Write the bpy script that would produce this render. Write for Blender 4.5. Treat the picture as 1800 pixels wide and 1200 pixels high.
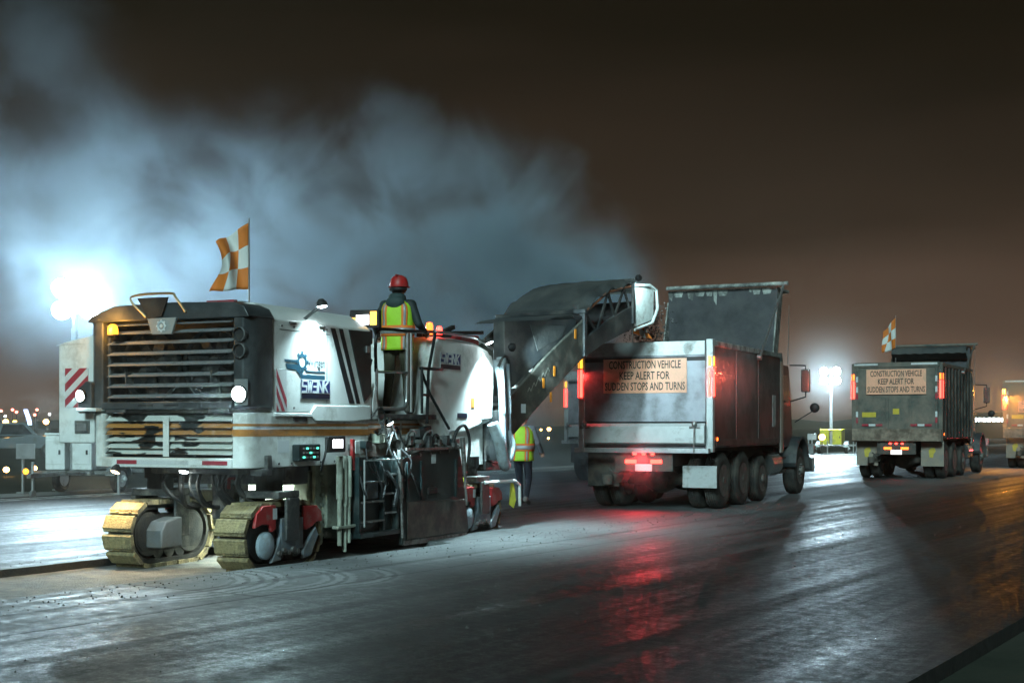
import bpy, bmesh, math, random
from mathutils import Vector, Matrix
random.seed(7)
R = math.radians
sc = bpy.context.scene
COL = sc.collection
for o in list(bpy.data.objects): bpy.data.objects.remove(o)

# ------------------------------------------------------------------ camera
cam_d = bpy.data.cameras.new('camera'); cam = bpy.data.objects.new('camera', cam_d); COL.objects.link(cam)
cam.location = (0, 0, 1.52); cam.rotation_euler = (R(90), 0, 0)
cam_d.sensor_width = 36; cam_d.lens = 48.0; cam_d.shift_y = 148/1800
cam_d.clip_start = .1; cam_d.clip_end = 6000
sc.camera = cam

# ------------------------------------------------------------------ night sky: city glow fading upward
W = bpy.data.worlds.new('World'); sc.world = W; W.use_nodes = True
nt = W.node_tree; nt.nodes.clear()
def wn(t, **k):
    n = nt.nodes.new(t)
    for a, b in k.items(): setattr(n, a, b)
    return n
tc = wn('ShaderNodeTexCoord'); sep = wn('ShaderNodeSeparateXYZ')
nt.links.new(tc.outputs['Generated'], sep.inputs[0])
noi = wn('ShaderNodeTexNoise'); noi.inputs['Scale'].default_value = 2.6; noi.inputs['Detail'].default_value = 3
mp = wn('ShaderNodeMapping'); mp.inputs['Scale'].default_value = (1, 1, 5)
nt.links.new(tc.outputs['Generated'], mp.inputs[0]); nt.links.new(mp.outputs[0], noi.inputs['Vector'])
ma = wn('ShaderNodeMath', operation='MULTIPLY_ADD'); ma.inputs[1].default_value = .13; ma.inputs[2].default_value = -.065
nt.links.new(noi.outputs['Fac'], ma.inputs[0])
ad = wn('ShaderNodeMath', operation='ADD'); nt.links.new(sep.outputs[2], ad.inputs[0]); nt.links.new(ma.outputs[0], ad.inputs[1])
cr = wn('ShaderNodeValToRGB'); nt.links.new(ad.outputs[0], cr.inputs[0])
el = cr.color_ramp.elements
el[0].position = 0; el[0].color = (.17, .098, .064, 1)
el[1].position = 1; el[1].color = (.005, .004, .003, 1)
for p, c in ((.03, (.12, .072, .049)), (.07, (.068, .043, .030)), (.15, (.022, .0145, .0090)), (.27, (.0062, .0043, .0019)), (.45, (.004, .003, .0016))):
    e = el.new(p); e.color = (*c, 1)
sky = wn('ShaderNodeTexSky', sky_type='NISHITA', sun_disc=False); sky.sun_elevation = R(-8); sky.sun_rotation = R(200)
bg1 = wn('ShaderNodeBackground'); bg1.inputs[1].default_value = .05; nt.links.new(sky.outputs[0], bg1.inputs[0])
bg2 = wn('ShaderNodeBackground'); bg2.inputs[1].default_value = 1.0; nt.links.new(cr.outputs[0], bg2.inputs[0])
ads = wn('ShaderNodeAddShader'); out = wn('ShaderNodeOutputWorld')
nt.links.new(bg1.outputs[0], ads.inputs[0]); nt.links.new(bg2.outputs[0], ads.inputs[1]); nt.links.new(ads.outputs[0], out.inputs[0])

sd = bpy.data.lights.new('fill_sun', 'SUN'); sd.energy = 1.85; sd.angle = R(14); sd.color = (.64, .98, 1)
so = bpy.data.objects.new('fill_sun', sd); COL.objects.link(so)
so.rotation_euler = Vector((.20, .90, -.50)).to_track_quat('-Z', 'Y').to_euler()      # added fill light from high behind the camera

vs = sc.view_settings; vs.view_transform = 'Standard'; vs.look = 'None'; vs.gamma = 1; vs.exposure = .42; vs.use_curve_mapping = False
sc.render.engine = 'CYCLES'
cy = sc.cycles
cy.use_denoising = True; cy.use_adaptive_sampling = True; cy.adaptive_threshold = .05; cy.adaptive_min_samples = 16
cy.max_bounces = 5; cy.diffuse_bounces = 2; cy.glossy_bounces = 3; cy.transmission_bounces = 4; cy.volume_bounces = 0; cy.transparent_max_bounces = 8
cy.sample_clamp_indirect = 4; cy.caustics_reflective = False; cy.caustics_refractive = False
cy.volume_max_steps = 128; cy.volume_step_rate = 1

# ------------------------------------------------------------------ materials
MATS = {}
def M(name, col, rough=.5, metal=0., var=.15, scale=5., dirt=None, amt=.35, dscale=2.2, bump=.0, bscale=40., coat=0.):
    if name in MATS: return MATS[name]
    m = bpy.data.materials.new(name); m.use_nodes = True; t = m.node_tree; L = t.links.new
    b = t.nodes['Principled BSDF']; N = t.nodes.new
    b.inputs['Roughness'].default_value = rough; b.inputs['Metallic'].default_value = metal
    if coat: b.inputs['Coat Weight'].default_value = coat
    co = N('ShaderNodeTexCoord')
    n1 = N('ShaderNodeTexNoise'); n1.inputs['Scale'].default_value = scale; n1.inputs['Detail'].default_value = 6; n1.inputs['Roughness'].default_value = .65
    L(co.outputs['Object'], n1.inputs['Vector'])
    mr = N('ShaderNodeMapRange'); mr.inputs[1].default_value = .3; mr.inputs[2].default_value = .7; mr.inputs[3].default_value = 1-var; mr.inputs[4].default_value = 1+var
    L(n1.outputs['Fac'], mr.inputs[0])
    mx = N('ShaderNodeMix'); mx.data_type = 'RGBA'; mx.blend_type = 'MULTIPLY'; mx.inputs[0].default_value = 1
    mx.inputs[6].default_value = (*col, 1); L(mr.outputs[0], mx.inputs[7]); c = mx.outputs[2]
    if dirt:
        n2 = N('ShaderNodeTexNoise'); n2.inputs['Scale'].default_value = dscale; n2.inputs['Detail'].default_value = 8; n2.inputs['Roughness'].default_value = .7
        L(co.outputs['Object'], n2.inputs['Vector'])
        m2 = N('ShaderNodeMapRange'); m2.inputs[1].default_value = .62-amt*.5; m2.inputs[2].default_value = .80-amt*.4; m2.inputs[3].default_value = 0; m2.inputs[4].default_value = .85
        L(n2.outputs['Fac'], m2.inputs[0])
        x2 = N('ShaderNodeMix'); x2.data_type = 'RGBA'; L(m2.outputs[0], x2.inputs[0]); L(c, x2.inputs[6]); x2.inputs[7].default_value = (*dirt, 1); c = x2.outputs[2]
        m3 = N('ShaderNodeMapRange'); m3.inputs[3].default_value = rough; m3.inputs[4].default_value = min(1, rough+.4); L(m2.outputs[0], m3.inputs[0]); L(m3.outputs[0], b.inputs['Roughness'])
    L(c, b.inputs['Base Color'])
    if bump:
        n3 = N('ShaderNodeTexNoise'); n3.inputs['Scale'].default_value = bscale; n3.inputs['Detail'].default_value = 4; L(co.outputs['Object'], n3.inputs['Vector'])
        bp = N('ShaderNodeBump'); bp.inputs['Strength'].default_value = bump; bp.inputs['Distance'].default_value = .02; L(n3.outputs['Fac'], bp.inputs['Height']); L(bp.outputs[0], b.inputs['Normal'])
    MATS[name] = m; return m
def E(name, col, s):
    if name in MATS: return MATS[name]
    m = bpy.data.materials.new(name); m.use_nodes = True; b = m.node_tree.nodes['Principled BSDF']
    b.inputs['Base Color'].default_value = (*[c*.5 for c in col], 1); b.inputs['Emission Color'].default_value = (*col, 1); b.inputs['Emission Strength'].default_value = s
    b.inputs['Roughness'].default_value = .3
    MATS[name] = m; return m
DUST = (.30, .28, .25); MUD = (.14, .115, .09); GREASE = (.02, .02, .02)
m_white = M('white_paint', (.85, .87, .85), .35, var=.05, dirt=(.38, .36, .31), amt=.16, dscale=1.7, coat=.2)
m_hull = M('hull_paint', (.82, .84, .81), .4, var=.07, dirt=(.33, .30, .25), amt=.26, dscale=2.4)
m_dark = M('charcoal_paint', (.035, .040, .044), .38, var=.2, dirt=(.13, .125, .115), amt=.34)
m_rear = M('rear_hood_paint', (.045, .052, .056), .30, var=.2, dirt=(.12, .125, .13), amt=.30, dscale=1.6)
m_slat = M('slat_paint', (.46, .48, .50), .3, metal=.35, var=.2, dirt=(.12, .12, .12), amt=.3, dscale=5)
m_black = M('black_rubber', (.014, .014, .015), .6, var=.3, dirt=(.07, .065, .055), amt=.25)
m_steel = M('worn_steel', (.34, .34, .33), .36, metal=.8, var=.3, dirt=(.09, .075, .06), amt=.35, dscale=6)
m_frame = M('dark_frame', (.055, .058, .06), .5, var=.3, dirt=DUST, amt=.28, dscale=4, bump=.15)
m_plate = M('teal_side_plate', (.012, .024, .026), .34, var=.3, dirt=(.075, .075, .068), amt=.24, dscale=2.5)
m_pad = M('track_pad_rubber', (.40, .32, .16), .5, var=.4, scale=9, dirt=(.085, .07, .05), amt=.42, dscale=7, bump=.6, bscale=45)
m_red = M('red_paint', (.42, .028, .03), .38, var=.15, dirt=DUST, amt=.2, dscale=7)
m_orange = M('orange_stripe', (.55, .22, .045), .4, var=.12, dirt=(.2, .15, .1), amt=.18)
m_stripe = M('teal_black_stripe', (.012, .022, .026), .4, var=.1)
m_bluesteel = M('blue_grey_cast', (.17, .21, .25), .5, var=.25, dirt=DUST, amt=.35, dscale=6)
m_alu = M('brushed_aluminium', (.50, .51, .52), .34, metal=.7, var=.15, dirt=(.2, .19, .17), amt=.26)
m_rail = M('rail_steel', (.55, .58, .58), .28, metal=.85, var=.1)
m_hose = M('grey_hose', (.34, .40, .43), .5, var=.15, dirt=(.2, .19, .17), amt=.25, dscale=8)
m_fabric = M('cover_fabric', (.042, .046, .047), .75, var=.2, dirt=(.10, .098, .09), amt=.3, dscale=1.2, bump=.4, bscale=14)
m_olive = M('conveyor_paint', (.048, .050, .043), .45, var=.2, dirt=(.2, .18, .15), amt=.3, dscale=3)
m_retro_r = M('retro_red', (.40, .05, .07), .3, var=.1, dirt=DUST, amt=.15)
m_retro_w = M('retro_white', (.70, .72, .72), .3, var=.06, dirt=DUST, amt=.15)
m_decal = M('decal_teal', (.02, .085, .13), .4, var=.05)
m_navy = M('decal_navy', (.012, .03, .17), .4, var=.05)
m_navy2 = M('decal_dark_navy', (.006, .010, .028), .4, var=.05)
m_whitedecal = M('decal_white', (.72, .75, .76), .4, var=.03)
m_glass = M('dark_glass', (.015, .018, .02), .06, var=.05, coat=.5)
e_white = E('lamp_white', (.80, .97, 1.0), 40)
e_tower = E('tower_lamp_white', (.78, .95, 1.0), 160)
e_amber = E('lamp_amber', (1.0, .40, .03), 2.4)
e_red = E('lamp_red', (1.0, .03, .02), 11)
e_redor = E('lamp_red_orange', (1.0, .14, .02), 4)
e_screen = E('screen_white', (.92, .96, 1.0), 5)
e_plate = E('plate_glow', (.9, .85, .8), 1.2)  # plate glows by itself, its lighting put into the material

# ------------------------------------------------------------------ mesh helpers
class MB:
    def __init__(s): s.v = []; s.f = []; s.m = []; s.cur = 0
    def add(s, vs, fs):
        o = len(s.v); s.v += [tuple(v) for v in vs]
        for f in fs: s.f.append([i+o for i in f]); s.m.append(s.cur)
        return s
    def box(s, x0, x1, y0, y1, z0, z1):
        return s.add([(x0,y0,z0),(x1,y0,z0),(x1,y1,z0),(x0,y1,z0),(x0,y0,z1),(x1,y0,z1),(x1,y1,z1),(x0,y1,z1)],
                     [(0,3,2,1),(4,5,6,7),(0,1,5,4),(1,2,6,5),(2,3,7,6),(3,0,4,7)])
    def obox(s, p, q, w, t, up=(0,0,1)):      # beam from p to q, w wide, t along up
        p, q = Vector(p), Vector(q); d = (q-p).normalized(); u = Vector(up); r = d.cross(u)
        if r.length < 1e-4: r = d.cross(Vector((1,0,0)))
        r.normalize(); u = r.cross(d).normalized()
        vs = []
        for c in (p, q):
            for a, b in ((-1,-1),(1,-1),(1,1),(-1,1)): vs.append(c + r*(a*w/2) + u*(b*t/2))
        return s.add(vs, [(0,1,2,3),(7,6,5,4),(0,4,5,1),(1,5,6,2),(2,6,7,3),(3,7,4,0)])
    def prism(s, poly, ax, a0, a1):
        n = len(poly)
        if ax == 'x': g = lambda p, a: (a, p[0], p[1])
        elif ax == 'y': g = lambda p, a: (p[0], a, p[1])
        else: g = lambda p, a: (p[0], p[1], a)
        return s.add([g(p, a0) for p in poly]+[g(p, a1) for p in poly],
                     [list(range(n)), list(range(2*n-1, n-1, -1))]+[(i, (i+1) % n, (i+1) % n+n, i+n) for i in range(n)])
    def tube(s, path, r, n=8, closed=False):
        P = [Vector(p) for p in path]; k = len(P); rs = r if isinstance(r, (list, tuple)) else [r]*k
        prev = None; rings = []
        for i in range(k):
            a = P[i-1] if (i or closed) else P[i]; b = P[(i+1) % k] if (i < k-1 or closed) else P[i]
            d = (b-a).normalized()
            if prev is None:
                u = d.cross(Vector((0,0,1)));
                if u.length < .05: u = d.cross(Vector((1,0,0)))
            else: u = prev - d*prev.dot(d)
            u.normalize(); prev = u; w = d.cross(u)
            rings.append([P[i]+(u*math.cos(2*math.pi*j/n)+w*math.sin(2*math.pi*j/n))*rs[i] for j in range(n)])
        vs = [v for q in rings for v in q]; fs = []
        for i in range(k if closed else k-1):
            j2 = (i+1) % k
            for j in range(n): fs.append((i*n+j, i*n+(j+1) % n, j2*n+(j+1) % n, j2*n+j))
        if not closed: fs += [list(range(n-1, -1, -1)), list(range((k-1)*n, k*n))]
        return s.add(vs, fs)
    def cyl(s, p, q, r, r2=None, n=16): return s.tube([p, q], [r, r if r2 is None else r2], n)
    def rev(s, prof, o, ax, n=28, caps=True):   # prof: (radius, along)
        o = Vector(o); d = Vector(ax).normalized(); u = d.cross(Vector((0,0,1)))
        if u.length < .05: u = Vector((1,0,0))
        u.normalize(); w = d.cross(u); vs = []; fs = []; k = len(prof)
        for r, a in prof:
            for j in range(n): vs.append(o+d*a+(u*math.cos(2*math.pi*j/n)+w*math.sin(2*math.pi*j/n))*r)
        for i in range(k-1):
            for j in range(n): fs.append((i*n+j, i*n+(j+1) % n, (i+1)*n+(j+1) % n, (i+1)*n+j))
        if caps: fs += [list(range(n)), list(range((k-1)*n, k*n))]
        return s.add(vs, fs)
    def ell(s, c, r, n=14, k=9, M3=None):
        vs = []; fs = []
        for i in range(k+1):
            th = math.pi*i/k
            for j in range(n):
                ph = 2*math.pi*j/n
                v = Vector((math.sin(th)*math.cos(ph)*r[0], math.sin(th)*math.sin(ph)*r[1], math.cos(th)*r[2]))
                if M3: v = M3 @ v
                vs.append(v+Vector(c))
        for i in range(k):
            for j in range(n): fs.append((i*n+j, i*n+(j+1) % n, (i+1)*n+(j+1) % n, (i+1)*n+j))
        return s.add(vs, fs)
    def mesh(s, name, mats):
        me = bpy.data.meshes.new(name); me.from_pydata(s.v, [], s.f)
        for m in (mats if isinstance(mats, (list, tuple)) else [mats]): me.materials.append(m)
        me.polygons.foreach_set('material_index', s.m)
        bm = bmesh.new(); bm.from_mesh(me); bmesh.ops.remove_doubles(bm, verts=bm.verts, dist=1e-5)
        bmesh.ops.recalc_face_normals(bm, faces=bm.faces); bm.to_mesh(me); bm.free()
        return me
    def build(s, name, mats, parent=None, bevel=0., smooth=False):
        me = s.mesh(name, mats)
        return link(name, me, parent, bevel, smooth)
def link(name, me, parent=None, bevel=0., smooth=False):
    o = bpy.data.objects.new(name, me); COL.objects.link(o); o.parent = parent
    if smooth or bevel:
        me.polygons.foreach_set('use_smooth', [True]*len(me.polygons))
        me.set_sharp_from_angle(angle=R(38))
    if bevel:
        b = o.modifiers.new('bevel', 'BEVEL'); b.width = bevel; b.segments = 2; b.limit_method = 'ANGLE'; b.angle_limit = R(40); b.harden_normals = True
    return o
def thing(name, label, cat, loc=(0,0,0), rz=0., group=None):
    o = bpy.data.objects.new(name, None); COL.objects.link(o); o.location = loc; o.rotation_euler = (0, 0, rz)
    o.empty_display_size = .2
    return tag(o, label, cat, group)
def tag(o, label, cat, group=None, kind=None):
    o['label'] = label; o['category'] = cat
    if group: o['group'] = group
    if kind: o['kind'] = kind
    return o
def struct(o): o['kind'] = 'structure'; return o
def kids(o): return [c for c in bpy.data.objects if c.parent == o]
def copy_tree(o, parent=None):
    c = o.copy(); COL.objects.link(c); c.parent = parent
    for k in kids(o): copy_tree(k, c)
    return c
def lamp(name, kind, loc, energy, color, parent, size=.05, rot=None, spot=None, aim=None, blend=.4):
    d = bpy.data.lights.new(name, kind); d.energy = energy; d.color = color
    if kind == 'AREA': d.shape = 'DISK'; d.size = size
    else: d.shadow_soft_size = size
    if kind == 'SPOT': d.spot_size = R(spot or 100); d.spot_blend = blend
    o = bpy.data.objects.new(name, d); COL.objects.link(o); o.parent = parent; o.location = loc
    if aim is not None: o.rotation_euler = (Vector(aim)-Vector(loc)).to_track_quat('-Z', 'Y').to_euler()
    return o
def text(s, w, hgt, mat, parent, mtx, name='lettering', bold=.012, th=.002):
    c = bpy.data.curves.new('t', 'FONT'); c.body = s; c.size = 1; c.extrude = 0; c.offset = bold; c.resolution_u = 2
    o = bpy.data.objects.new('t', c); COL.objects.link(o)
    dg = bpy.context.evaluated_depsgraph_get(); me = bpy.data.meshes.new_from_object(o.evaluated_get(dg))
    bpy.data.objects.remove(o)
    xs = [v.co.x for v in me.vertices]; ys = [v.co.y for v in me.vertices]
    x0, x1, y0, y1 = min(xs), max(xs), min(ys), max(ys)
    for v in me.vertices: v.co = ((v.co.x-x0)/(x1-x0)*w, (v.co.y-y0)/(y1-y0)*hgt, 0)
    me.transform(mtx); me.materials.clear(); me.materials.append(mat)
    return link(name, me, parent)
def side_m(x, y, z): return Matrix(((0,0,1,x),(1,0,0,y),(0,1,0,z),(0,0,0,1)))      # reads along +y, up z, faces +x
def rear_m(x, y, z): return Matrix(((1,0,0,x),(0,0,-1,y),(0,1,0,z),(0,0,0,1)))     # reads along +x, up z, faces -y
def arc(c, r, a0, a1, n): return [(c[0]+r*math.cos(R(a0+(a1-a0)*i/n)), c[1]+r*math.sin(R(a0+(a1-a0)*i/n))) for i in range(n+1)]
def bez(pts, n=10):        # Catmull-Rom through 3D points
    P = [Vector(p) for p in pts]; P = [P[0]*2-P[1]]+P+[P[-1]*2-P[-2]]; o = []
    for i in range(1, len(P)-2):
        for k in range(n):
            t = k/n; a, b, c, d = P[i-1:i+3]
            o.append(.5*((2*b)+(c-a)*t+(2*a-5*b+4*c-d)*t*t+(3*b-a-3*c+d)*t**3))
    o.append(P[-2]); return o

# ------------------------------------------------------------------ ground, taxiway and cut
class NT:            # terse node maths
    def __init__(s, t): s.t = t
    def n(s, ty, **k):
        x = s.t.nodes.new(ty)
        for a, b in k.items(): setattr(x, a, b)
        return x
    def m(s, op, a, b=None, c=None, clamp=False):
        x = s.n('ShaderNodeMath', operation=op, use_clamp=clamp)
        for i, v in enumerate((a, b, c)):
            if v is None: continue
            if isinstance(v, (int, float)): x.inputs[i].default_value = v
            else: s.t.links.new(v, x.inputs[i])
        return x.outputs[0]
    def rng(s, v, a, b, c, d, smooth=True):
        x = s.n('ShaderNodeMapRange'); x.interpolation_type = 'SMOOTHSTEP' if smooth else 'LINEAR'
        for i, q in enumerate((a, b, c, d)): x.inputs[i+1].default_value = q
        s.t.links.new(v, x.inputs[0]); return x.outputs[0]
    def noise(s, vec, scale, detail=5, rough=.6, dist=0.):
        x = s.n('ShaderNodeTexNoise'); x.inputs['Scale'].default_value = scale; x.inputs['Detail'].default_value = detail
        x.inputs['Roughness'].default_value = rough; x.inputs['Distortion'].default_value = dist
        s.t.links.new(vec, x.inputs['Vector']); return x.outputs['Fac']
    def map(s, vec, scale=(1,1,1), rz=0., loc=(0,0,0)):
        x = s.n('ShaderNodeMapping'); x.inputs['Scale'].default_value = scale; x.inputs['Rotation'].default_value = (0, 0, rz); x.inputs['Location'].default_value = loc
        s.t.links.new(vec, x.inputs[0]); return x.outputs[0]
    def mix(s, f, a, b):
        x = s.n('ShaderNodeMix', data_type='RGBA')
        for i, v in ((0, f), (6, a), (7, b)):
            if isinstance(v, (int, float)): x.inputs[i].default_value = v
            elif isinstance(v, tuple): x.inputs[i].default_value = (*v, 1)
            else: s.t.links.new(v, x.inputs[i])
        return x.outputs[2]
HD = R(32); FX, FY = math.sin(HD), math.cos(HD)
def tw(lat, fwd): return (lat*FY+fwd*FX, -lat*FX+fwd*FY)      # taxiway frame to world

def pavement_material():
    m = bpy.data.materials.new('taxiway_asphalt'); m.use_nodes = True; t = m.node_tree; q = NT(t); b = t.nodes['Principled BSDF']; L = t.links.new
    co = q.n('ShaderNodeTexCoord').outputs['Object']
    al = q.map(co, rz=HD)                               # x = lateral, y = along
    sx = q.n('ShaderNodeSeparateXYZ'); L(al, sx.inputs[0]); lat, fwd = sx.outputs[0], sx.outputs[1]
    s1 = q.noise(q.map(al, (1.1, .035, 1)), 1.0, 7, .62)
    s2 = q.noise(q.map(al, (4.2, .05, 1)), 1.0, 6, .65)
    bl = q.noise(al, .35, 5, .6)
    gr = q.m('ADD', q.m('MULTIPLY', q.noise(al, 70, 3, .7), .5), q.m('MULTIPLY', q.noise(al, 22, 5, .8), .5)); gr2 = q.noise(al, 7, 8, .75)
    base = q.mix(q.rng(s1, .38, .62, 0, 1), (.006, .0065, .006), (.026, .0255, .024))
    base = q.mix(q.m('MULTIPLY', q.rng(s2, .5, .68, 0, 1), .5), base, (.050, .049, .047))
    # pale milling dust spread beside the cut
    dd = q.m('ABSOLUTE', q.m('ADD', lat, 9.9))
    dust = q.m('MULTIPLY', q.rng(dd, .3, 2.7, 1, 0), q.rng(q.m('ADD', q.m('MULTIPLY', bl, .6), q.m('MULTIPLY', gr2, .4)), .33, .6, .35, 1))
    far = q.m('MULTIPLY', q.rng(lat, -14.5, -12.4, 1, 0), .14)
    dust = q.m('MAXIMUM', dust, q.m('MULTIPLY', far, q.rng(s1, .3, .65, .4, 1)))
    base = q.mix(q.m('MULTIPLY', dust, .88), base, (.115, .122, .125))
    # curved scuffs swept into the dust by the turning tracks
    so_ = q.n('ShaderNodeSeparateXYZ'); L(co, so_.inputs[0]); X, Y = so_.outputs[0], so_.outputs[1]
    for cx, cy_, r0, r1 in ((-3.35, 13.25, .62, 1.30), (-2.55, 13.5, .70, 1.12), (-1.95, 13.8, .62, .95)):
        dx = q.m('SUBTRACT', X, cx); dy = q.m('MULTIPLY', q.m('SUBTRACT', Y, cy_), .8)
        wob = q.m('MULTIPLY', gr2, .17)
        r = q.m('ADD', q.m('SQRT', q.m('ADD', q.m('MULTIPLY', dx, dx), q.m('MULTIPLY', dy, dy))), wob)
        ring = q.rng(q.m('SINE', q.m('MULTIPLY', r, 46)), -.2, .7, 0, 1)
        band = q.m('MULTIPLY', q.rng(r, r0, r0+.12, 0, 1), q.rng(r, r1-.12, r1+.06, 1, 0))
        msk = q.m('MULTIPLY', q.m('MULTIPLY', band, ring), q.rng(dx, .1, .6, 0, .6))
        base = q.mix(msk, base, (.045, .047, .047)); base = q.mix(q.m('MULTIPLY', q.m('MULTIPLY', band, q.m('SUBTRACT', 1, ring)), q.rng(dx, .1, .6, 0, .35)), base, (.26, .27, .27))
    # paving joints and cracks
    wv = q.m('MULTIPLY', q.m('SUBTRACT', q.noise(al, .8, 4, .6), .5), .10)
    for jl in (-8.35, -5.1, -14.9, -18.6):
        jd = q.m('ABSOLUTE', q.m('ADD', q.m('SUBTRACT', lat, jl), wv)); base = q.mix(q.rng(jd, .012, .035, .85, 0), base, (.010, .010, .010))
    fm = q.m('ABSOLUTE', q.m('SUBTRACT', q.m('FRACT', q.m('ADD', q.m('DIVIDE', fwd, 6.1), q.m('MULTIPLY', wv, .25))), .5)); base = q.mix(q.rng(fm, .0025, .006, .7, 0), base, (.010, .010, .010))
    # narrow dark tyre tracks
    for tl, wd in ((-7.1, .16), (-6.75, .12), (-9.0, .14), (-4.1, .18), (-3.5, .12)):
        td = q.m('ABSOLUTE', q.m('ADD', q.m('SUBTRACT', lat, tl), q.m('MULTIPLY', q.m('SUBTRACT', q.noise(q.map(al, (.2,.06,1)), 1, 2, .5), .5), 1.6))); base = q.mix(q.m('MULTIPLY', q.rng(td, wd*.5, wd, .6, 0), q.rng(s2, .35, .6, .2, 1)), base, (.012, .012, .012))
    spk = q.rng(gr, .34, .66, .40, 1.65)
    mu = q.n('ShaderNodeMix', data_type='RGBA', blend_type='MULTIPLY'); mu.inputs[0].default_value = 1; L(base, mu.inputs[6]); L(spk, mu.inputs[7])
    L(mu.outputs[2], b.inputs['Base Color'])
    ro = q.m('ADD', q.rng(s1, .36, .64, .42, .60), q.rng(s2, .35, .65, -.06, .10)); ro = q.m('ADD', ro, q.m('MULTIPLY', dust, .28)); ro = q.m('ADD', ro, q.m('ADD', q.rng(gr2, .3, .7, -.10, .12), q.rng(gr, .35, .65, -.14, .14)), clamp=True)
    L(ro, b.inputs['Roughness']); b.inputs['Specular IOR Level'].default_value = .29
    hh = q.m('ADD', q.m('MULTIPLY', gr, .5), q.m('MULTIPLY', gr2, .9))
    bp = q.n('ShaderNodeBump'); bp.inputs['Strength'].default_value = .38; bp.inputs['Distance'].default_value = .012; L(hh, bp.inputs['Height']); L(bp.outputs[0], b.inputs['Normal'])
    return m
m_pave = pavement_material()
m_milled = M('milled_asphalt', (.10, .098, .092), .8, var=.4, scale=9, dirt=(.24, .22, .19), amt=.4, dscale=3, bump=.9, bscale=45)
m_field = M('dark_grass_field', (.020, .026, .014), .9, var=.5, scale=.6, dirt=(.045, .040, .028), amt=.35, dscale=.3, bump=.6, bscale=12)
m_concrete = M('shoulder_concrete', (.30, .30, .29), .7, var=.2, scale=1.2, bump=.2, bscale=30)

g = MB(); g.add([(-3000,-1500,-.11),(3000,-1500,-.11),(3000,3500,-.11),(-3000,3500,-.11)], [(0,1,2,3)])
struct(g.build('ground', m_field))
CL, CR, CE = -12.2, -10.08, 14.7       # cut: left, right (lateral) and end (along)
pv = MB(); NSEG = 160
def edge_line(lat, seed, f0=-30, f1=CE):
    rr = random.Random(seed); o = []
    for i in range(NSEG+1):
        f = f0+(f1-f0)*i/NSEG; o.append((lat+rr.uniform(-.018, .018)+.05*math.sin(f*.7+seed), f))
    return o
eL, eR = edge_line(CL, 3), edge_line(CR, 5)
def P3(p, z): x, y = tw(*p); return (x, y, z)
D = -.085
for e, lat_out in ((eL, -24.5), (eR, -2.3)):
    for i in range(NSEG):
        a, b = e[i], e[i+1]
        pv.add([P3((lat_out, a[1]), 0), P3((lat_out, b[1]), 0), P3(b, 0), P3(a, 0)], [(0,1,2,3)])
        pv.add([P3(a, 0), P3(b, 0), P3(b, D-.01), P3(a, D-.01)], [(0,1,2,3)])
pv.add([P3((-24.5, CE), 0), P3((-2.3, CE), 0), P3((-2.3, 900), 0), P3((-24.5, 900), 0)], [(0,1,2,3)])
pv.add([P3(eL[-1], 0), P3(eR[-1], 0), P3(eR[-1], D-.01), P3(eL[-1], D-.01)], [(0,1,2,3)])
for lat in (-24.5, -2.3): pv.add([P3((lat, -30), 0), P3((lat, 900), 0), P3((lat, 900), -.12), P3((lat, -30), -.12)], [(0,1,2,3)])
me = bpy.data.meshes.new('taxiway_pavement'); me.from_pydata(pv.v, [], pv.f); me.materials.append(m_pave)
struct(link('taxiway_pavement', me))
ml = MB(); ml.add([P3((CL-.3, -30), D), P3((CR+.3, -30), D), P3((CR+.3, CE), D), P3((CL-.3, CE), D)], [(0,1,2,3)])
struct(ml.build('milled_lane', m_milled))
# painted edge lines
m_line = M('worn_line_paint', (.62, .62, .58), .6, var=.25, scale=7, dirt=(.12, .12, .115), amt=.45, dscale=6)
for la in (-23.8, -23.35):
    pl = MB(); pl.add([P3((la-.09, -20), .004), P3((la+.09, -20), .004), P3((la+.09, 400), .004), P3((la-.09, 400), .004)], [(0,1,2,3)])
    struct(pl.build('painted_line', m_line))
sh = MB(); sh.add([P3((-26.3, -30), -.03), P3((-24.5, -30), -.03), P3((-24.5, 900), -.03), P3((-26.3, 900), -.03)], [(0,1,2,3)])
struct(sh.build('pavement_shoulder', m_concrete))
# far dark tree line on the horizon
hl = MB(); rr = random.Random(4); prev = 2.5; pts = []
for i in range(241):
    a = R(-60+i*.5); prev = max(1.2, min(6, prev+rr.uniform(-1, 1))); pts.append((820*math.sin(a), 820*math.cos(a), prev))
for i in range(240):
    a, b = pts[i], pts[i+1]; k = 1.06
    hl.add([(a[0],a[1],-.5),(b[0],b[1],-.5),b,a,(a[0]*k,a[1]*k,-.5),(b[0]*k,b[1]*k,-.5),(b[0]*k,b[1]*k,b[2]),(a[0]*k,a[1]*k,a[2])], [(0,1,2,3),(3,2,6,7),(5,4,7,6)])
o = hl.build('horizon_terrain', m_field); o['kind'] = 'structure'
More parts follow.
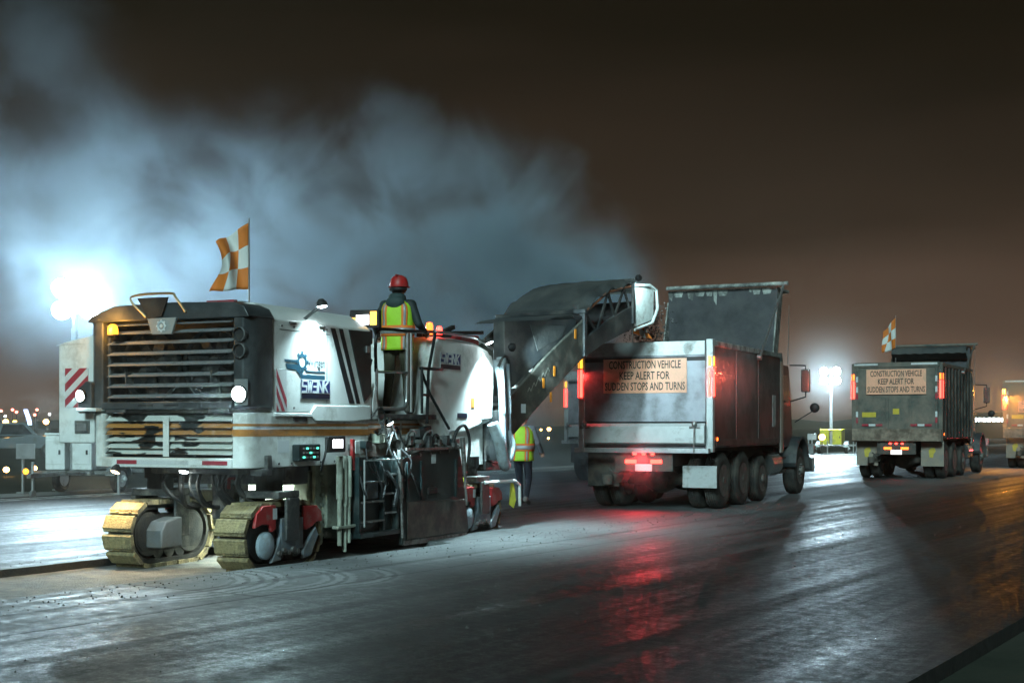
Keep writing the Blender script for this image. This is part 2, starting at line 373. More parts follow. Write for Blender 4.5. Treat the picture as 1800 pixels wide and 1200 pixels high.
# loose asphalt crumbs beside the cut
gs = MB(); rr = random.Random(11)
for i in range(1500):
    side_ = rr.random()
    if side_ < .7: la = CR+abs(rr.gauss(0, .55))+.02
    else: la = CL-abs(rr.gauss(0, .35))-.02
    fw = rr.uniform(4, 24); r_ = rr.choice((.005, .007, .009, .012, .016)) * rr.uniform(.7, 1.3)
    if rr.random() < .12: la = rr.uniform(-10, -5)
    x, y = tw(la, fw)
    vs_ = [(x+rr.uniform(.5,1)*r_*math.cos(k*1.57+i), y+rr.uniform(.5,1)*r_*math.sin(k*1.57+i), .001+rr.uniform(0, .3)*r_) for k in range(4)]+[(x, y, r_*rr.uniform(.7, 1.2))]
    gs.add(vs_, [(0,1,4),(1,2,4),(2,3,4),(3,0,4)])
o = gs.build('gravel_crumbs', M('crumb_asphalt', (.07, .068, .064), .85, var=.4, scale=30)); tag(o, 'dark loose asphalt crumbs scattered on the pavement beside the cut', 'gravel', kind='stuff')

# ------------------------------------------------------------------ wheels
def tyre_mesh(r, w, rim):
    prof = [(rim, -w/2+.02), (rim+.03, -w/2+.005), (rim+(r-rim)*.5, -w/2), (r-.05, -w/2+.012), (r-.012, -w/2+.035)]
    for k in range(1, 5):
        a = -w/2+.035+(w-.07)*k/5; prof += [(r, a-.012), (r-.012, a-.006), (r-.012, a+.006), (r, a+.012)]
    prof += [(r-.012, w/2-.035), (r-.05, w/2-.012), (rim+(r-rim)*.5, w/2), (rim+.03, w/2-.005), (rim, w/2-.02)]
    b = MB(); b.rev(prof, (0,0,0), (1,0,0), 36, caps=False); return b
TY = {}
def wheel(parent, x, y, r, w, side, rim_m, dual=False, dish=.06, tyre_m=None, z=None):
    key = (r, w)
    if key not in TY:
        tm = tyre_mesh(r, w, r*.55).mesh('wheel', tyre_m or m_tyre); tm.polygons.foreach_set('use_smooth', [True]*len(tm.polygons)); tm.set_sharp_from_angle(angle=R(30))
        b = MB(); R_ = r*.55
        b.rev([(R_+.012, w/2-.01), (R_-.01, w/2-.012), (R_-.03, w/2-dish), (R_*.62, w/2-dish-.015), (R_*.58, w/2-dish+.03), (R_*.36, w/2-dish+.04), (R_*.33, w/2-dish+.11), (R_*.2, w/2-dish+.13)], (0,0,0), (1,0,0), 28)
        b.rev([(R_+.012, -w/2+.01), (R_-.02, -w/2+.03), (R_-.04, 0)], (0,0,0), (1,0,0), 28, caps=True)
        for k in range(10):
            a = k*math.pi/5; b.cyl((w/2-dish, R_*.47*math.cos(a), R_*.47*math.sin(a)), (w/2-dish+.075, R_*.47*math.cos(a), R_*.47*math.sin(a)), .016, n=6)
        TY[key] = (tm, {}, b)
    tm, rims, b = TY[key]
    if rim_m.name not in rims: rims[rim_m.name] = b.mesh('rim', rim_m)
    o = bpy.data.objects.new('wheel', tm); COL.objects.link(o); o.parent = parent; o.location = (x, y, r if z is None else z)
    o.rotation_euler = (0, 0, 0 if side > 0 else math.pi)
    c = bpy.data.objects.new('rim', rims[rim_m.name]); COL.objects.link(c); c.parent = o
    return o
m_tyre = M('tyre_rubber', (.024, .023, .022), .75, var=.25, dirt=(.10, .085, .07), amt=.4, dscale=3)
m_rim = M('rim_steel', (.20, .20, .195), .45, metal=.5, var=.15, dirt=MUD, amt=.35, dscale=6)
m_rimw = M('rim_white', (.62, .64, .64), .4, var=.1, dirt=MUD, amt=.15, dscale=6)

# ------------------------------------------------------------------ light towers
TOWER_COL = (.58, .86, 1.0)
def light_tower(loc, rz, label, box_m, power, aim, kind='SPOT'):
    t = thing('light_tower', label, 'light tower', loc, rz, 'mobile light towers')
    b = MB(); b.box(-.62, .62, -.9, .9, .42, .52); b.obox((0,-.9,.47), (0,-2.3,.45), .1, .1); b.obox((-.5,-.9,.47), (0,-1.9,.46), .07, .07); b.obox((.5,-.9,.47), (0,-1.9,.46), .07, .07)
    b.box(-1.2, 1.2, -.75, -.67, .44, .52); b.box(-1.2, 1.2, .67, .75, .44, .52); b.build('chassis', m_steel, t, .008)
    b = MB()
    b.box(-.58, -.09, -.8, .8, .53, 1.30); b.box(.09, .58, -.8, .8, .53, 1.30); b.box(-.09, .09, .1, .8, .53, 1.27); b.box(-.60, .60, -.82, .82, 1.30, 1.36); b.build('generator_cabinet', box_m, t, .03)
    for sx in (-.34, .34):
        b = MB(); b.box(sx-.2, sx+.2, -.815, -.80, .66, 1.2); c = b.build('cabinet_door', box_m, t, .01)
        MB().box(sx+.12, sx+.16, -.835, -.815, .88, .98).build('latch', m_black, c)
    for sx in (-1.2, 1.2):
        for sy in (-.71, .71):
            b = MB(); b.cyl((sx, sy, .03), (sx, sy, .95), .035, n=10); b.box(sx-.1, sx+.1, sy-.1, sy+.1, .0, .03); b.build('jack_leg', m_rail, t)
    b = MB(); b.cyl((0,-2.15,0.04), (0,-2.15,.75), .035, n=10); b.rev([(.0,-.03),(.09,-.03),(.09,.03),(.0,.03)], (0,-2.15,.06), (1,0,0), 16); b.build('drawbar_jack', m_rail, t)
    for s in (-1, 1):
        wheel(t, s*.74, .1, .31, .19, s, m_rimw, dish=.03)
        b = MB(); b.prism([(.1+.40*math.cos(R(a)), .33+.40*math.sin(R(a))) for a in range(10, 171, 16)]+[(.1+.37*math.cos(R(a)), .33+.37*math.sin(R(a))) for a in range(170, 9, -16)], 'x', s*.74-.12, s*.74+.12); b.build('mudguard', m_rail, t)
    b = MB(); b.box(-.075, .075, -.62, -.47, .5, 2.6); b.box(-.055, .055, -.6, -.49, 2.6, 3.7); b.box(-.04, .04, -.585, -.505, 3.7, 4.75); b.build('mast', m_alu, t, .006)
    b = MB(); b.box(-.48, .48, -.57, -.52, 4.48, 4.54); b.box(-.48, .48, -.57, -.52, 4.02, 4.08); b.build('crossbar', m_alu, t)
    fwd = (Matrix.Rotation(-rz, 3, 'Z') @ Vector(aim)).normalized()
    for (x, z) in ((-.34, 4.56), (.34, 4.56), (-.34, 4.06), (.34, 4.06)):
        p = Vector((x, -.55, z)) + fwd*.12
        b = MB(); b.rev([(.05, -.12), (.20, -.02), (.23, .06), (.225, .075)], p, fwd, 20); hd = b.build('lamp_head', m_alu, t, smooth=True)
        b = MB(); b.rev([(.0, .078), (.21, .078), (.19, .095), (.0, .10)], p, fwd, 20, caps=False); b.build('lens', e_tower, hd)
        q = p + fwd*.16
        lamp('tower_light', kind, q, power/4, TOWER_COL, t, .12, spot=165, aim=q+fwd, blend=1)
    tl = MB(); tl.box(-1.22, -.74, -.95, -.92, .78, 1.12); tl.build('number_plate_panel', m_alu, t, .01)
    MB().ell((-.95, -.97, .5), (.07, .05, .07)).build('marker_lamp', e_amber, t)
    return t
light_tower((-9.7, 31.2, 0), R(-14), 'white lit mobile light tower trailer behind the milling machine', m_white, 4200, (.40, -.88, .22))
light_tower((17.6, 75.0, -.03), R(-20), 'bright mobile light tower with yellow generator cabinet between two dump trucks', M('yellow_paint', (.62, .55, .04), .4, var=.1, dirt=MUD, amt=.15), 6000, (-.45, -.85, -.25), 'POINT')

# ------------------------------------------------------------------ milling machine (x right, y forward, z up)
mm = thing('milling_machine', 'white and orange tracked road milling machine with rising conveyor', 'milling machine', (-2.58, 15.1, 0), R(-24.5))
# lower hull with rounded rear corners
def rrect(x0, x1, y0, y1, r, n=6):
    return arc((x0+r, y0+r), r, 180, 270, n)+arc((x1-r, y0+r), r, 270, 360, n)+[(x1, y1), (x0, y1)]
b = MB(); b.prism(rrect(-2.12, -1.97, -.56, 1.94, .06), 'z', 1.06, 1.66); b.prism([(-.215,-.56)]+arc((-.16,-.40), .16, 270, 360, 8)+[(0,1.94),(-.215,1.94)], 'z', 1.06, 1.66)
b.box(-1.97, -.215, -.33, 1.94, 1.10, 1.66); hull = b.build('lower_hull', m_hull, mm, .012)
b = MB(); b.prism([(-.1,1.665),(.63,1.665),(.72,1.755),(1.97,1.765),(1.97,1.60),(1.55,1.57),(.72,1.57),(.64,1.62),(-.1,1.62)], 'x', -.02, .022); b.build('lower_flap', m_white, mm, .012)
for y0, y1 in ((.28, .55), (1.32, 1.56)):
    MB().box(.0, .012, y0, y1, 1.57, 1.615).build('grab_slot', m_black, mm)
def ribbon(path, z0, z1, th, name, mat, parent):
    n = len(path); o = []
    for i, p in enumerate(path):
        a = Vector(path[max(0, i-1)]); c = Vector(path[min(n-1, i+1)]); d = (c-a).normalized(); nn = Vector((d.y, -d.x)); o.append(Vector(p)+nn*th)
    b = MB(); vs_ = []
    for p, q in zip(path, o): vs_ += [(p[0],p[1],z0),(q.x,q.y,z0),(q.x,q.y,z1),(p[0],p[1],z1)]
    fs = []
    for i in range(n-1):
        for k in range(4): fs.append((i*4+k, i*4+(k+1) % 4, i*4+4+(k+1) % 4, i*4+4+k))
    fs += [(0,1,2,3), tuple(range(4*n-4, 4*n))]
    b.add(vs_, fs); return b.build(name, mat, parent)
pth = [(-.215,-.56)]+arc((-.16,-.40), .16, 270, 360, 8)+[(0,.5),(0,1.2),(0,1.94)]
ribbon(pth, 1.515, 1.542, .003, 'orange_stripe', m_orange, mm); ribbon(pth, 1.405, 1.480, .003, 'orange_stripe', m_orange, mm)
# rear lower louvre door with peeling paint
def peel_material():
    m = bpy.data.materials.new('peeling_louvre_paint'); m.use_nodes = True; t = m.node_tree; q = NT(t); bb = t.nodes['Principled BSDF']
    co = q.n('ShaderNodeTexCoord').outputs['Object']
    v = q.n('ShaderNodeTexVoronoi'); v.inputs['Scale'].default_value = 2.6; v.inputs['Randomness'].default_value = 1
    nz = q.noise(q.map(co, (1.0, 1, 2.2)), 3.2, 2, .5, .3)
    k = q.rng(nz, .40, .44, 0, 1)
    zs = q.n('ShaderNodeSeparateXYZ'); t.links.new(co, zs.inputs[0])
    org = q.m('MULTIPLY', q.rng(zs.outputs[2], 1.40, 1.405, 0, 1), q.rng(zs.outputs[2], 1.545, 1.55, 1, 0))
    pc = q.mix(org, (.64, .66, .61), (.50, .22, .06))
    t.links.new(q.mix(k, (.016, .017, .016), pc), bb.inputs['Base Color']); bb.inputs['Roughness'].default_value = .5
    return m
m_peel = peel_material()
b = MB(); b.box(-1.96, -.22, -.42, -.40, 1.17, 1.66); b.build('louvre_backing', m_black, mm)
lv = MB(); lv.prism([(-.56,1.0),(-.545,1.07),(-.50,1.065),(-.515,.995)], 'x', -1.94, -.24)
for z in (1.60, 1.525, 1.45, 1.375, 1.30, 1.235):
    b = MB(); b.prism([(-.565,z-.028),(-.555,z-.03),(-.475,z+.03),(-.485,z+.035)], 'x', -1.95, -.225); b.build('louvre_slat', m_peel, mm)
b = MB(); b.box(-1.13, -1.05, -.578, -.566, 1.18, 1.62); b.build('louvre_post', m_hull, mm, .004)
b = MB(); b.box(-1.97, -.21, -.60, -.35, 1.06, 1.168); bump_ = b.build('rear_bumper', m_hull, mm, .01)
for x0, x1, mt in ((-1.75,-1.47,m_retro_r), (-1.47,-.76,m_retro_w), (-.76,-.58,m_white), (-.58,-.25,m_retro_r)):
    MB().box(x0, x1, -.604, -.601, 1.095, 1.14).build('reflective_tape', mt, bump_)
# dark rear hood round the radiator
b = MB(); b.prism([(-2.18,-.50),(-2.10,-.57),(-1.975,-.57),(-1.975,-.12),(-2.18,-.12)], 'z', 1.715, 2.70); b.build('hood_pillar', m_rear, mm, .02)
b = MB(); b.prism([(-.195,-.57),(-.07,-.57),(-.01,-.50),(.012,-.38),(.012,-.12),(-.195,-.12)], 'z', 1.715, 2.70); rp = b.build('hood_pillar', m_rear, mm, .02)
b = MB(); b.prism([(-2.19,2.685),(-2.15,2.75),(-1.80,2.86),(-1.0,2.875),(-.18,2.85),(-.05,2.80),(.014,2.70),(.014,2.685)], 'y', -.585, -.10); b.build('hood_top', m_rear, mm, .02)
b = MB(); b.box(-1.98, -.19, -.60, -.12, 1.70, 1.785); sl = b.build('hood_sill', m_rear, mm, .015)
for x in (-1.45, -1.10): MB().box(x, x+.2, -.605, -.595, 1.735, 1.755).build('sill_slot', m_black, sl)
for x in (-1.9, -.5): MB().box(x, x+.28, -.612, -.59, 1.668, 1.70).build('hinge', m_frame, sl)
m_core = M('radiator_core', (.022, .021, .019), .55, metal=.2, var=.4, scale=3, dirt=(.10, .085, .065), amt=.4, dscale=3, bump=.6, bscale=70)
MB().box(-1.975, -.195, -.20, -.16, 1.78, 2.69).build('radiator', m_core, mm)
for cx in (-1.55, -.68):
    b = MB(); b.rev([(.40,0),(.42,-.05),(.40,-.08),(.38,-.05),(.38,0)], (cx,-.21,2.2), (0,1,0), 32, caps=False); b.rev([(.09,0),(.09,-.06),(.0,-.07)], (cx,-.21,2.2), (0,1,0), 16, caps=False)
    for k in range(7):
        a = k*2*math.pi/7; b.obox((cx+.08*math.cos(a),-.235,2.2+.08*math.sin(a)), (cx+.36*math.cos(a+.3),-.235,2.2+.36*math.sin(a+.3)), .13, .012, (0,1,.5))
    b.build('cooling_fan', m_frame, mm)
MB().box(-.24,-.205,-.50,-.22,1.79,2.68).build('grille_frame', m_frame, mm, .004); MB().box(-1.965,-1.93,-.50,-.22,1.79,2.68).build('grille_frame', m_frame, mm, .004)
for z in (2.66, 2.565, 2.45, 2.33, 2.21, 2.09, 1.97, 1.85):
    b = MB(); b.prism([(-.565,z-.018),(-.553,z-.026),(-.43,z+.012),(-.44,z+.022)], 'x', -1.93, -.235); b.build('grille_slat', m_slat, mm)
for x in (-1.66, -.50): MB().box(x, x+.015, -.57, -.44, 1.99, 2.12).build('slat_bracket', m_frame, mm)
# emblem plate, hoop guard, beacon
b = MB(); b.prism([(-1.32,2.705),(-.92,2.705),(-.985,2.525),(-1.255,2.525)], 'y', -.612, -.575); lp = b.build('emblem_plate', M('emblem_plate_grey', (.33,.33,.32), .45, var=.1), mm, .006)
b = MB(); b.rev([(.055,0),(.055,.008),(.038,.008),(.038,0)], (-1.12,-.621,2.615), (0,1,0), 24, caps=False)
for k in range(8):
    a = k*math.pi/4; c, s = math.cos(a), math.sin(a); b.obox((-1.12+.052*c,-.617,2.615+.052*s), (-1.12+.068*c,-.617,2.615+.068*s), .018, .008, (0,1,0))
b.cyl((-1.12,-.613,2.615), (-1.12,-.622,2.615), .02, n=12); b.build('gear_emblem', m_whitedecal, lp)
b = MB(); b.tube(bez([(-1.34,-.60,2.72),(-1.53,-.62,2.90),(-1.46,-.62,2.965),(-1.0,-.62,2.97),(-.92,-.62,2.92),(-.80,-.60,2.76)], 5), .014, 8); hg = b.build('hoop_guard', M('guard_yellowed_steel', (.30,.24,.14), .4, metal=.5, var=.2), mm, smooth=True)
b = MB(); b.prism([(-1.45,2.93),(-1.03,2.93),(-1.12,2.72),(-1.30,2.70)], 'y', -.617, -.60); b.build('guard_screen', m_black, hg)
b = MB(); b.box(-1.83,-1.75,-.64,-.56,2.50,2.525); b.cyl((-1.79,-.62,2.525),(-1.79,-.62,2.54),.065); bb_ = b.build('beacon_base', m_black, mm)
MB().rev([(.058,0),(.06,.05),(.05,.09),(.025,.115),(.0,.118)], (-1.79,-.62,2.54), (0,0,1), 16, caps=False).build('beacon_dome', e_amber, bb_, smooth=True)
lamp('beacon_light', 'POINT', (-1.79,-.72,2.60), 14, (1,.45,.06), mm, .06)
# exhaust outlets and rear work lamps
for z in (2.50, 2.325):
    b = MB(); b.rev([(.082,.0),(.082,-.05),(.07,-.055),(.065,-.01),(.065,.02)], (-.10,-.555,z), (0,1,0), 24, caps=False); ex = b.build('exhaust_outlet', m_frame, mm, smooth=True)
    MB().rev([(.0,0),(.066,0),(.066,.01),(0,.01)], (-.10,-.574,z), (0,1,0), 24, caps=False).build('exhaust_hole', m_black, ex)
b = MB(); b.box(-.175,-.0,-.584,-.568,1.74,2.02); b.build('lamp_panel', M('lamp_panel_grey', (.22,.24,.25), .35, var=.1, dirt=DUST, amt=.3), mm, .008)
MC = (.62, .93, 1.0)
def work_lamp(p, d, r, energy, parent=mm, spot=130, em=None, col=MC, blend=.5, aim=None):
    p, d = Vector(p), Vector(d).normalized(); ad = Vector(aim).normalized() if aim else d
    b = MB(); b.rev([(r*.5,-.07),(r*1.05,-.03),(r*1.12,.01),(r*1.0,.014)], p, d, 18); h = b.build('work_lamp', m_black, parent, smooth=True)
    MB().rev([(.0,.016),(r*.96,.016),(r*.8,.026),(0,.03)], p, d, 18, caps=False).build('lens', em or e_white, h)
    lamp('work_light', 'SPOT', p+d*.05, energy, col, parent, r*.7, spot=spot, aim=p+d*.05+ad, blend=blend)
    return h
work_lamp((-.085,-.615,1.86), (.12,-1,-.12), .085, 120, spot=125, aim=(.10,-1,-1.0))
b = MB(); b.prism([(-2.30,1.66),(-2.10,1.66),(-2.10,2.0),(-2.18,2.03),(-2.30,1.94)], 'y', -.62, -.50); b.build('lamp_housing', m_rear, mm, .02)
work_lamp((-2.235,-.635,1.86), (-.1,-1,-.15), .065, 80, spot=125, aim=(-.15,-1,-1.0))
b = MB(); b.box(-2.28,-2.0,-.66,-.50,1.68,1.72); b.build('lamp_shelf', m_white, mm, .01)
# upper white hood
sec = [(0,1.66),(0,2.70),(-.05,2.745),(-.27,2.885),(-1.83,2.90),(-2.06,2.75),(-2.10,2.70),(-2.10,1.66)]
b = MB(); n = len(sec); ys = [(-.11,0),(1.2,.0),(2.0,.0)]
vs_ = [];
for y, dz in ys:
    for x, z in sec: vs_.append((x, y+(.04 if (y > 1.9 and z < 2.3) else 0)-(.06 if (y > 1.9 and z > 2.8) else 0), z+dz))
fs = [(i*n+j, i*n+(j+1) % n, (i+1)*n+(j+1) % n, (i+1)*n+j) for i in range(2) for j in range(n)]+[tuple(range(n)), tuple(range(2*n, 3*n))]
b.add(vs_, fs); hood = b.build('engine_hood', m_white, mm, .02)
b = MB(); b.box(-1.4, -.6, .1, .75, 2.89, 2.93); b.build('roof_hatch', m_white, mm, .01)
b = MB(); b.prism([(-.30,-.11),(-.05,-.11),(-.02,.10),(-.27,.10)], 'z', 2.86, 2.90)
b = MB(); b.box(-.75,-.38,-.30,-.24,2.86,2.905); b.build('tail_reflector', m_retro_r, mm)
def decal(pts, mat, name='decal', x=.003, th=.003, parent=None):
    b = MB(); b.prism(pts, 'x', x-th, x+.001); return b.build(name, mat, parent or hood)
decal([(1.07,2.67),(1.17,2.67),(1.61,1.79),(1.49,1.79)], m_stripe, 'dark_stripe'); decal([(1.25,2.675),(1.34,2.675),(1.74,1.79),(1.66,1.79)], m_stripe, 'dark_stripe')
b = MB(); b.prism([(1.47,2.675),(1.985,2.685),(2.005,1.93),(1.83,1.80)], 'x', -.01, .012); vp = b.build('vent_panel', m_plate, mm, .006)
MB().box(.012,.03,1.86,1.93,2.42,2.50).build('panel_handle', m_alu, vp)
# maker's decal
decal([(.11,2.262),(.40,2.262),(.41,2.235),(.125,2.235)], m_decal); decal([(.135,2.215),(.37,2.215),(.47,2.10),(.94,2.105),(.94,2.055),(.455,2.052),(.34,2.155),(.16,2.155)], m_decal)
decal([(.53,2.150),(.94,2.150),(.94,2.132),(.55,2.132)], m_decal)
b = MB(); b.rev([(.095,0),(.095,.003),(.062,.003),(.062,0)], (.0015,.465,2.245), (1,0,0), 24, caps=False)
for k in range(8):
    a = k*math.pi/4; c, s = math.cos(a), math.sin(a); b.obox((.003,.465+.085*c,2.245+.085*s), (.003,.465+.125*c,2.245+.125*s), .04, .003, (1,0,0))
b.build('gear_emblem', m_decal, hood)
text('Wirtgen', .355, .15, M('decal_ink', (.01,.03,.05), .4, var=.05), hood, side_m(.004, .585, 2.155), bold=.008)
# contractor's sign, lettered in strokes
def swank(x, y0, z0, w, hgt, parent):
    b = MB(); b.box(x-.002, x+.002, y0, y0+w, z0, z0+hgt); s = b.build('company_sign', m_whitedecal, parent)
    MB().box(x+.002, x+.004, y0+.01, y0+w-.01, z0+hgt*.34, z0+hgt-.008).build('sign_field', m_navy, s)
    MB().box(x+.002, x+.004, y0+.01, y0+w-.01, z0+.008, z0+hgt*.29).build('sign_bar', m_navy2, s)
    G = {'S': [((1,1),(0,1)),((0,1),(0,.5)),((0,.5),(1,.5)),((1,.5),(1,0)),((1,0),(0,0))], 'W': [((0,1),(.22,0)),((.22,0),(.5,.9)),((.5,.9),(.78,0)),((.78,0),(1,1))],
         'A': [((0,1),(1,1)),((.1,.5),(1,.5)),((0,0),(1,0)),((1,0),(1,1))], 'N': [((0,0),(0,1)),((0,1),(1,0)),((1,0),(1,1))], 'K': [((0,0),(0,1)),((.05,.45),(1,1)),((.25,.55),(1,0))]}
    b = MB(); cw = (w-.06)/5; ch = hgt*.56
    for i, c in enumerate('SWANK'):
        ox = y0+.025+i*cw; oz = z0+hgt*.37
        for p, q in G[c]:
            f = lambda P: Vector((x+.006, ox+P[0]*cw*.78+.012*P[1], oz+P[1]*ch))
            P_, Q_ = f(p), f(q); d = (Q_-P_).normalized()*.008
            b.obox(P_-d, Q_+d, hgt*.105, .002, (1,0,0))
    b.build('lettering', m_whitedecal, s)
swank(.004, .43, 1.825, .62, .225, hood)
# side lamp on the hood edge
b = MB(); b.obox((-.06,.60,2.74), (.12,.64,2.88), .03, .03); b.build('lamp_bracket', m_frame, mm)
work_lamp((.14,.66,2.90), (.16,.02,-1), .06, 230, spot=130, blend=1)
# seams, bolts and hinges on the hull and hood
for y in (.985,): MB().box(.0005,.0025,y,y+.008,1.79,2.66).build('panel_seam', m_black, hood)
MB().box(.0005,.0025,.02,1.05,2.585,2.592).build('panel_seam', m_black, hood)
for y in (.06,.30,.92,1.80):
    for z in (1.72, 2.63): MB().cyl((0,y,z),(.008,y,z),.012,n=8).build('bolt', m_frame, hood)
for y in (-.25,.0,.25,.85,1.15,1.45,1.75):
    MB().cyl((0,y,1.10),(.01,y,1.10),.013,n=8).build('bolt', m_frame, hull)
for y in (.2, .8): MB().cyl((.012,y,2.675),(.012,y+.12,2.675),.014,n=8).build('hinge', m_frame, hood)
MB().box(0,.012,1.62,1.90,1.18,1.34).build('service_hatch', m_hull, hull, .006); MB().box(.012,.022,1.82,1.86,1.24,1.28).build('hatch_latch', m_black, hull)
MB().box(.0,.003,-.02,.20,1.22,1.36).build('data_plate', m_whitedecal, hull)
# chevron boards
def chevron(parent, m4, w, hgt, lean, n, tag_=None):
    b = MB(); b.box(0, w, 0, hgt, -.004, .004); me = b.mesh('chevron_board', m_retro_w); me.transform(m4); o = link('chevron_board', me, parent, .003)
    st = hgt/n
    for k in range(-2, n+1):
        z0 = k*st*1.0
        if k % 2: continue
        P = [(0, z0), (w, z0+lean), (w, z0+lean+st), (0, z0+st)]
        # clip to board
        Q = []
        for zc, keep in ((0, lambda p: p[1] >= 0), (hgt, lambda p: p[1] <= hgt)):
            Q = []
            for i in range(len(P)):
                a, c = P[i-1], P[i]
                if keep(a) != keep(c):
                    tt = (zc-a[1])/(c[1]-a[1]); Q.append((a[0]+(c[0]-a[0])*tt, zc))
                if keep(c): Q.append(c)
            P = Q
            if not P: break
        if len(P) < 3: continue
        b = MB(); b.prism(P, 'z', .004, .006); me = b.mesh('red_stripe', m_retro_r); me.transform(m4); link('red_stripe', me, o)
    return o
b = MB(); b.box(-2.72,-2.19,-.47,-.05,1.32,2.46); b.prism([(-2.72,2.46),(-2.19,2.46),(-2.19,2.56),(-2.55,2.50)], 'y', -.47, -.05); dr = b.build('side_cabinet', m_white, mm, .02)
chevron(dr, rear_m(-2.61,-.476,1.73), .34, .45, .28, 5)
b = MB(); b.box(-2.47,-2.25,-.482,-.47,1.43,1.58); lt = b.build('paddle_latch', m_frame, dr, .006)
MB().box(-2.43,-2.29,-.49,-.482,1.46,1.55).build('latch_handle', m_alu, lt)
chevron(hood, side_m(.006,-.06,1.68), .20, .47, -.34, 5)
m_track = M('greasy_track_steel', (.022,.024,.025), .42, var=.4, dirt=(.065,.06,.05), amt=.35, dscale=7, bump=.2)
# under hull: legs, yokes, tracks
def track(xo, y0, flip, name='crawler_track', detail=True):
    # xo: x of the outer face, flip +1 when the outer face is on the right
    t = bpy.data.objects.new(name, None); COL.objects.link(t); t.parent = mm; t.location = (xo, y0, -.085)
    wd = .40; xi0, xi1 = (-wd, 0) if flip > 0 else (0, wd)
    r, Lh = .335, .37; zc = .375; N = 18; per = 4*Lh+2*math.pi*r
    if 'pad' not in TY:
        b = MB(); b.prism([(-.094,0),(.094,0),(.094,.04),(.082,.052),(-.06,.052),(-.075,.03),(-.094,.028)], 'x', -wd/2, wd/2); [b.box(x-.02, x+.02, -.088, -.070, .02, .042) for x in (-.09, .09)]; TY['pad'] = b.mesh('track_pad', m_pad)
    for k in range(N):
        s = per*k/N
        if s < 2*Lh: y, z, a = -Lh+s, zc+r, 0
        elif s < 2*Lh+math.pi*r: q = (s-2*Lh)/r; y, z, a = Lh+r*math.sin(q), zc+r*math.cos(q), -q
        elif s < 4*Lh+math.pi*r: y, z, a = Lh-(s-2*Lh-math.pi*r), zc-r, math.pi
        else: q = (s-4*Lh-math.pi*r)/r; y, z, a = -Lh-r*math.sin(q), zc-r*math.cos(q), math.pi-q
        o = bpy.data.objects.new('track_pad', TY['pad']); COL.objects.link(o); o.parent = t
        o.location = ((xi0+xi1)/2+.006*math.sin(k*2.7), y, z); o.rotation_euler = (a+.03*math.sin(k*1.9+xo), 0, .012*math.sin(k*3.1))
    def loop(rr_): return [(Lh+rr_*math.sin(R(a)), zc+rr_*math.cos(R(a))) for a in range(0, 181, 15)]+[(-Lh-rr_*math.sin(R(a)), zc-rr_*math.cos(R(a))) for a in range(0, 181, 15)]
    b = MB(); A, B = loop(r), loop(r-.05); n = len(A)
    vs_ = [(xi0+.04, *p) for p in A]+[(xi1-.04, *p) for p in A]+[(xi0+.04, *p) for p in B]+[(xi1-.04, *p) for p in B]; fs = []
    for i in range(n):
        j = (i+1) % n; fs += [(i,j,n+j,n+i), (2*n+i,3*n+i,3*n+j,2*n+j), (i,2*n+i,2*n+j,j), (n+i,n+j,3*n+j,3*n+i)]
    b.add(vs_, fs); b.build('track_chain', m_black, t)
    b = MB(); b.prism([(-Lh-.22,zc-.1),(-Lh-.12,zc-.2),(Lh+.12,zc-.2),(Lh+.22,zc-.1),(Lh+.22,zc+.12),(Lh+.08,zc+.22),(-Lh-.08,zc+.22),(-Lh-.22,zc+.12)], 'x', xi0+.055, xi1-.055); b.build('track_frame', m_track, t, .02)
    for sy in (-Lh, Lh):
        b = MB(); b.rev([(.0,xi0+.06),(.25,xi0+.06),(.26,xi0+.1),(.26,xi1-.1),(.25,xi1-.06),(.0,xi1-.06)], (0,sy,zc), (1,0,0), 24, caps=False); b.build('drive_wheel', m_track, t, smooth=True)
    for sy in (-.2, 0, .2):
        b = MB(); b.rev([(.0,xi0+.07),(.10,xi0+.07),(.10,xi1-.07),(.0,xi1-.07)], (0,sy,zc-.19), (1,0,0), 16, caps=False); b.build('road_roller', m_track, t)
    ox = .0 if flip > 0 else 0.
    xs = (-.015, .03) if flip > 0 else (-.03, .015)
    b = MB(); b.prism([(-.60,.50),(-.56,.66),(-.44,.735),(-.20,.735),(-.20,.47),(-.28,.44),(-.32,.52),(-.46,.535)], 'x', *xs); rg = b.build('track_guard', m_red, t, .012)
    b = MB(); b.prism([(.36,.70),(.62,.69),(.72,.62),(.74,.50),(.62,.50),(.52,.45),(.40,.42),(.36,.46)], 'x', *xs); b.build('track_guard', m_red, t, .012)
    xw = .032 if flip > 0 else -.032
    MB().box(min(xw, xw*1.05), max(xw, xw*1.05), -.27, -.19, .58, .70).build('warning_label', m_whitedecal, rg)
    b = MB(); b.box(xs[0]-.03, xs[1], -.10, .34, .22, .58); b.prism([(-.30,.10),(-.16,.30),(-.10,.40),(-.10,.12)], 'x', *xs); b.prism([(.34,.2),(.6,.45),(.66,.35),(.5,.12),(.34,.10)], 'x', *xs); b.build('side_casting', m_bluesteel, t, .015)
    b = MB()
    for k in range(5): b.cyl((xs[0], -.16+k*.09, .20+.03*(k % 2)), (xs[1]+.03, -.16+k*.09, .20+.03*(k % 2)), .03, n=10)
    b.build('bolt_heads', m_steel, t)
    hx_ = (-.02, .035) if flip > 0 else (-.035, .02)
    b = MB(); b.rev([(.0,hx_[0]),(.15,hx_[0]),(.15,hx_[1]-.015),(.12,hx_[1]),(.05,hx_[1]+.012),(.0,hx_[1]+.012)], (0,-.37,.30), (1,0,0), 24, caps=False); b.build('hub_cover', M('pale_blue_cast', (.36,.44,.50), .45, var=.2, dirt=DUST, amt=.25, dscale=8), t, smooth=True)
